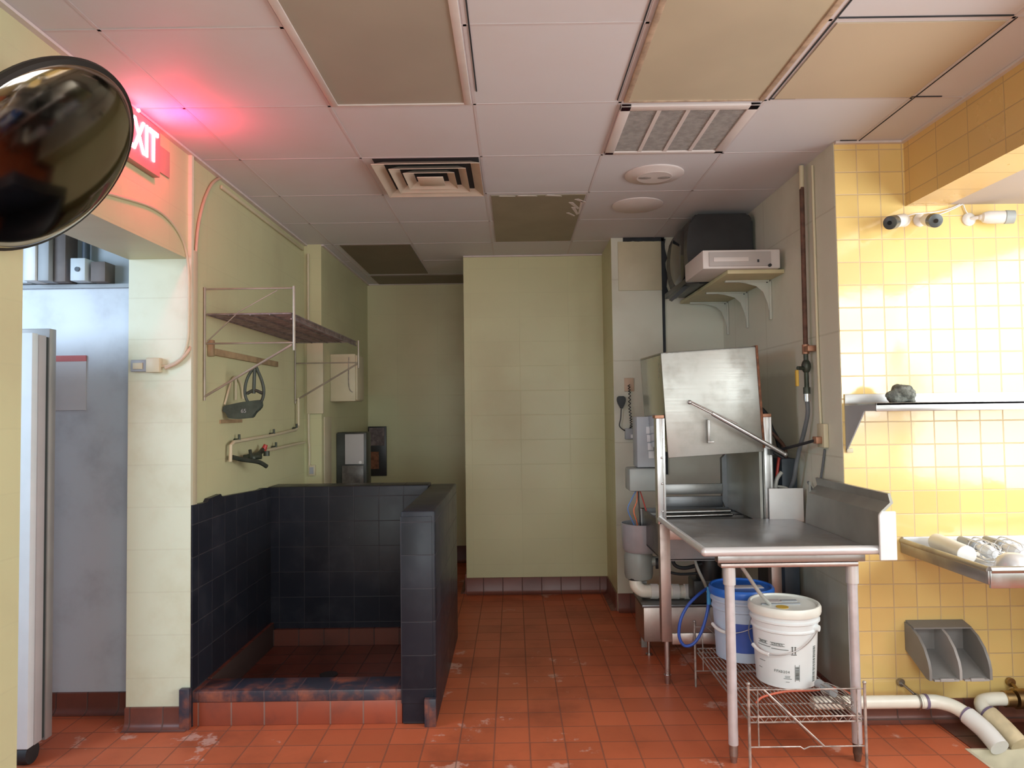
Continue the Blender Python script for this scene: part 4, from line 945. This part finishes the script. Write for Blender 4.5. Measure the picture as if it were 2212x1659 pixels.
# ------------------------------------------------------------------ right: tiled wall things
t = thing('wall_shelf', 'stainless wall shelf with a triangular bracket on the yellow tiles', 'shelf', (2.3, 3.25, 1.46))
MB().box(1.592, 2.995, 3.11, 3.408, 1.488, 1.500, .002).box(1.592, 2.995, 3.11, 3.118, 1.462, 1.500, .002).box(1.592, 2.995, 3.40, 3.408, 1.49, 1.545, .002).build('board', 'steel', t)
for x in (1.592, 2.75):
    MB().prism([(3.408, 1.49), (3.115, 1.49), (3.115, 1.464), (3.22, 1.464), (3.39, 1.285), (3.408, 1.27)], x, x+.006, 'X').build('bracket', 'grey_box', t)
    MB().box(x, x+.03, 3.395, 3.408, 1.265, 1.285, .002).build('bracket_foot', 'painted_cream', t)
t = MB().ball((0, 0, 0), .058, 1.0, .8, .80, n=40)
for v in t.bm.verts:
    n1 = math.sin(v.co.x*90+v.co.z*60)*.006+math.sin(v.co.y*130+v.co.x*70)*.005+math.sin(v.co.z*170+1)*.003
    v.co *= 1+n1/.05+random.uniform(-.04, .04); v.co.x *= 1.05; v.co.z = v.co.z+max(0, v.co.x)*.25 if v.co.z > 0 else v.co.z*.7
    v.co += Vector((1.775, 3.24, 1.530))
tag(t.build('steel_wool_pad', 'steel_wool', ang=60), 'grey steel wool pad lying on the stainless wall shelf', 'scouring pad')

def cctv(label, base_, joint, face, r=.030):
    base_, joint, face = Vector(base_), Vector(joint), Vector(face)
    t = thing('security_camera', label, 'security camera', base_)
    MB().lathe([(.032, 0), (.032, .008), (.024, .018), (.012, .022)], base_, (0, -1, 0), 28).build('base', 'white_plastic', t)
    MB().tube([base_-Vector((0, .018, 0)), (base_+joint)/2-Vector((0, .012, 0)), joint], .009, 10).ball(joint, .014).build('arm', 'white_plastic', t)
    d = (face-joint).normalized(); L = (face-joint).length
    MB().lathe([(.014, 0), (r*.8, .008), (r, .03), (r, L*.72), (r*.98, L*.72)], joint, d, 28).build('body', 'white_plastic', t)
    MB().lathe([(r*1.02, L*.70), (r*1.08, L*.72), (r*1.04, L*.99), (r*.8, L)], joint, d, 28).build('face', 'camera_face' if d.y < -.3 else 'camera_grey', t)
    MB().lathe([(.010, L), (.010, L+.003)], joint, d, 16).build('lens', 'screen_glass', t)
    # sun hood over the top of the face
    q = d.to_track_quat('Z', 'Y').to_matrix().to_4x4()
    return t
G = 'security cameras'
cctv('white security camera nearest the wall corner, grey face turned down left', (1.905, 3.41, 2.385), (1.885, 3.365, 2.378), (1.765, 3.27, 2.338))
cctv('white security camera aimed straight at the viewer, middle of the three', (1.985, 3.41, 2.385), (1.985, 3.365, 2.378), (1.965, 3.245, 2.338))
cctv('white security camera pointing right, rightmost of the three', (2.222, 3.41, 2.385), (2.255, 3.365, 2.383), (2.385, 3.325, 2.372))
cable('camera_cable', [(1.905, 3.403, 2.40), (1.96, 3.402, 2.415), (2.04, 3.402, 2.42), (2.12, 3.402, 2.435), (2.18, 3.402, 2.458)], .003, 'white_plastic', 'thin white cable from the left security camera up to the ceiling')
cable('camera_cable', [(1.99, 3.400, 2.40), (2.06, 3.398, 2.405), (2.13, 3.398, 2.43), (2.19, 3.400, 2.458)], .003, 'white_plastic', 'thin white cable from the middle security camera up to the ceiling')
cable('camera_cable', [(2.222, 3.400, 2.40), (2.205, 3.400, 2.425), (2.195, 3.402, 2.458)], .003, 'white_plastic', 'thin white cable from the right security camera up to the ceiling')

# drainboard of the big sink
t = thing('sink_drainboard', 'stainless sink drainboard along the yellow tiled wall at the right edge', 'sink', (2.4, 3.08, .80))
MB().box(1.845, 2.99, 2.79, 3.40, .800, .812, .002).build('deck', 'steel_glare', t)
rm = MB(); rm.box(1.835, 1.86, 2.78, 3.405, .785, .842, .006); rm.cyl((1.845, 2.785, .842), (1.845, 3.405, .842), .013); rm.build('end_rim', 'steel_dull', t)
fr = MB(); fr.box(1.842, 2.995, 2.775, 2.79, .772, .842, .004); fr.cyl((1.845, 2.783, .842), (2.995, 2.783, .842), .014); fr.build('front_rim', 'steel', t)
MB().box(1.845, 2.995, 3.392, 3.408, .80, .862, .003).build('splash', 'steel_glare', t)
MB().box(2.50, 2.99, 2.80, 3.39, .48, .79, .01).build('bowl', 'steel_dull', t)
for y in (2.88, 3.30): MB().cyl((2.93, y, 0), (2.93, y, .80), .02).build('leg', 'steel', t)
ZD = .8125
tag(MB().lathe([(.034, 0), (.038, .002), (.038, .30), (.034, .302)], (1.915, 3.03, ZD+.038), Vector((.16, .97, 0)), 32).build('paper_roll', 'white_plastic'), 'smooth white roll lying on the drainboard left of the cage lamps', 'roll')
def cage_lamp(label, c, d, L=.30, r=.040):
    c = Vector(c); d = Vector(d).normalized(); a = Vector((0, 0, 1)); s_ = d.cross(a).normalized()
    t = thing('cage_lamp', label, 'lamp guard', c)
    g = MB()
    for i in range(8):
        an = 2*PI*i/8; u = s_*math.cos(an)+a*math.sin(an)
        g.tube([c+u*r*.45, c+d*.03+u*r, c+d*.16+u*r, c+d*.20+u*r*.6], .0022, 6)
    for q, rr in ((0.0, .45), (.05, 1.0), (.10, 1.0), (.15, 1.0)):
        g.tube([c+d*q+(s_*math.cos(2*PI*k_/16)+a*math.sin(2*PI*k_/16))*r*rr for k_ in range(16)], .0022, 6, closed=True, sub=2)
    g.build('cage', 'steel_glare', t)
    MB().lathe([(.008, .02), (.022, .03), (.028, .06), (.024, .10), (.013, .14), (.013, .16)], c, d, 24).build('bulb', 'light_bulb', t)
    MB().lathe([(.020, .155), (.024, .16), (.022, .22), (.017, L)], c, d, 20).build('handle', 'grey_box', t)
    return t
cage_lamp('wire cage lamp lying on the drainboard next to the white roll', (2.010, 2.985, ZD+.045), (.12, .95, .03))
cage_lamp('wire cage lamp lying on the drainboard behind the steel bowl', (2.125, 2.985, ZD+.045), (.12, .95, .03))
tag(MB().lathe([(.010, .075), (.030, .073), (.055, .055), (.066, .030), (.070, .004), (.074, .0), (.067, .0), (.063, .03), (.05, .052), (.01, .07)], (2.00, 2.87, ZD+.001), n=40).build('steel_bowl', 'steel_glare'), 'upturned steel bowl at the front of the drainboard', 'bowl')

# grey double bin holder
t = thing('double_bin', 'grey plastic double scoop holder on the yellow tiles under the drainboard', 'holder', (1.98, 3.3, .24))
def cheek(mb, x):
    mb.prism([(3.408, .46), (3.36, .452), (3.30, .425), (3.255, .385), (3.225, .335), (3.215, .30), (3.215, .255), (3.24, .255), (3.408, .33)], x-.006, x+.006, 'X')
for x in (1.85, 1.985, 2.12):
    m_ = MB(); cheek(m_, x); m_.build('side', 'bin_edge' if x > 1.9 and x < 2.1 else 'bin_grey', t)
MB().hexa([(1.85, 3.24, .262), (2.12, 3.24, .262), (2.12, 3.408, .338), (1.85, 3.408, .338)], [(1.85, 3.24, .254), (2.12, 3.24, .254), (2.12, 3.408, .330), (1.85, 3.408, .330)]).build('bottom', 'bin_grey', t)
MB().box(1.85, 2.12, 3.400, 3.408, .33, .46).build('back', 'bin_grey', t)
MB().hexa([(1.85, 3.34, .445), (2.12, 3.34, .445), (2.12, 3.408, .462), (1.85, 3.408, .462)], [(1.85, 3.34, .452), (2.12, 3.34, .452), (2.12, 3.408, .468), (1.85, 3.408, .468)]).build('top', 'bin_grey', t)
for x in (1.92, 2.055): MB().box(x-.03, x+.03, 3.207, 3.220, .252, .266, .002).box(x-.055, x+.055, 3.212, 3.235, .252, .260).build('front_lip', 'bin_edge', t)

# drain pipes on the right
t = thing('waste_pipe', 'long white waste pipe along the tiled wall bending down to the floor sink', 'pipe', (1.9, 3.3, .03))
MB().tube([(1.36, 3.32, .122), (1.62, 3.32, .122), (1.88, 3.32, .122)], .029, 18, False).build('straight_pipe', 'pvc', t)
MB().tube([(1.86, 3.32, .122), (1.93, 3.315, .122), (1.99, 3.28, .112), (2.03, 3.22, .085), (2.05, 3.15, .055), (2.055, 3.09, .025)], .031, 18).build('bend', 'pvc', t)
MB().tube([(2.02, 3.235, .092), (2.045, 3.16, .060), (2.055, 3.08, .022)], .040, 18).build('outlet', 'white_plastic', t)
MB().cyl((1.875, 3.32, .122), (1.887, 3.32, .122), .034).build('joint_ring', 'purple_primer', t)
MB().cyl((2.015, 3.247, .097), (2.028, 3.223, .087), .036).build('joint_ring', 'purple_primer', t)
MB().tube([(1.845, 3.32+.033*math.cos(a), .122+.033*math.sin(a)) for a in [i*2*PI/16 for i in range(16)]], .004, 6, closed=True, sub=2).cyl((1.84, 3.335, .15), (1.815, 3.407, .178), .006).cyl((1.812, 3.409, .178), (1.816, 3.395, .178), .018).build('pipe_hanger', 'steel_dull', t)
t = thing('waste_pipe', 'shorter stained waste pipe elbow right of the long white pipe', 'pipe', (2.15, 3.3, .03))
MB().tube([(2.27, 3.33, .125), (2.20, 3.33, .125), (2.14, 3.315, .120), (2.115, 3.27, .105), (2.13, 3.21, .080)], .030, 18).build('elbow', 'pvc', t)
MB().tube([(2.12, 3.24, .095), (2.14, 3.17, .060), (2.155, 3.10, .022)], .040, 18).build('outlet', 'pvc_stained', t)
MB().cyl((2.118, 3.25, .100), (2.123, 3.232, .092), .036).build('joint_ring', 'purple_primer', t)
MB().cyl((2.25, 3.33, .125), (2.29, 3.33, .125), .036).cyl((2.30, 3.33, .125), (2.36, 3.33, .125), .045).cyl((2.33, 3.405, .175), (2.33, 3.39, .175), .02).cyl((2.33, 3.40, .175), (2.33, 3.34, .155), .007).build('union', 'brass', t)
tag(MB().cyl((2.30, 3.18, .10), (2.42, 3.18, .14), .035, .05).ball((2.30, 3.18, .10), .035).build('drain_lever', 'chrome'), 'chrome drain fitting at the right frame edge above the floor sink', 'drain fitting')

t = thing('floor_sink', 'cream square floor sink set in the floor under the waste pipes', 'floor drain', (2.16, 2.87, -.1))
fs = MB(); fs.box(1.93, 1.945, 2.62, 3.12, -.16, .002); fs.box(2.385, 2.40, 2.62, 3.12, -.16, .002); fs.box(1.945, 2.385, 3.105, 3.12, -.16, .002); fs.box(1.945, 2.385, 2.62, 2.635, -.16, .002)
fs.build('wall', 'sink_cream', t)
MB().box(1.945, 2.385, 2.635, 3.105, -.17, -.15).build('bottom', 'sink_cream', t)
MB().lathe([(.07, -.150), (.07, -.142), (.05, -.140), (0, -.140)], (2.16, 2.87, 0)).build('strainer', 'steel_dark', t)
MB().box(1.96, 3.0, 3.12, 3.36, .0008, .004).build('apron_or_shade', 'dark_red_tile', t)  # thin dark sheet painted as the sink's shadow on the floor

bpy.context.view_layer.update()
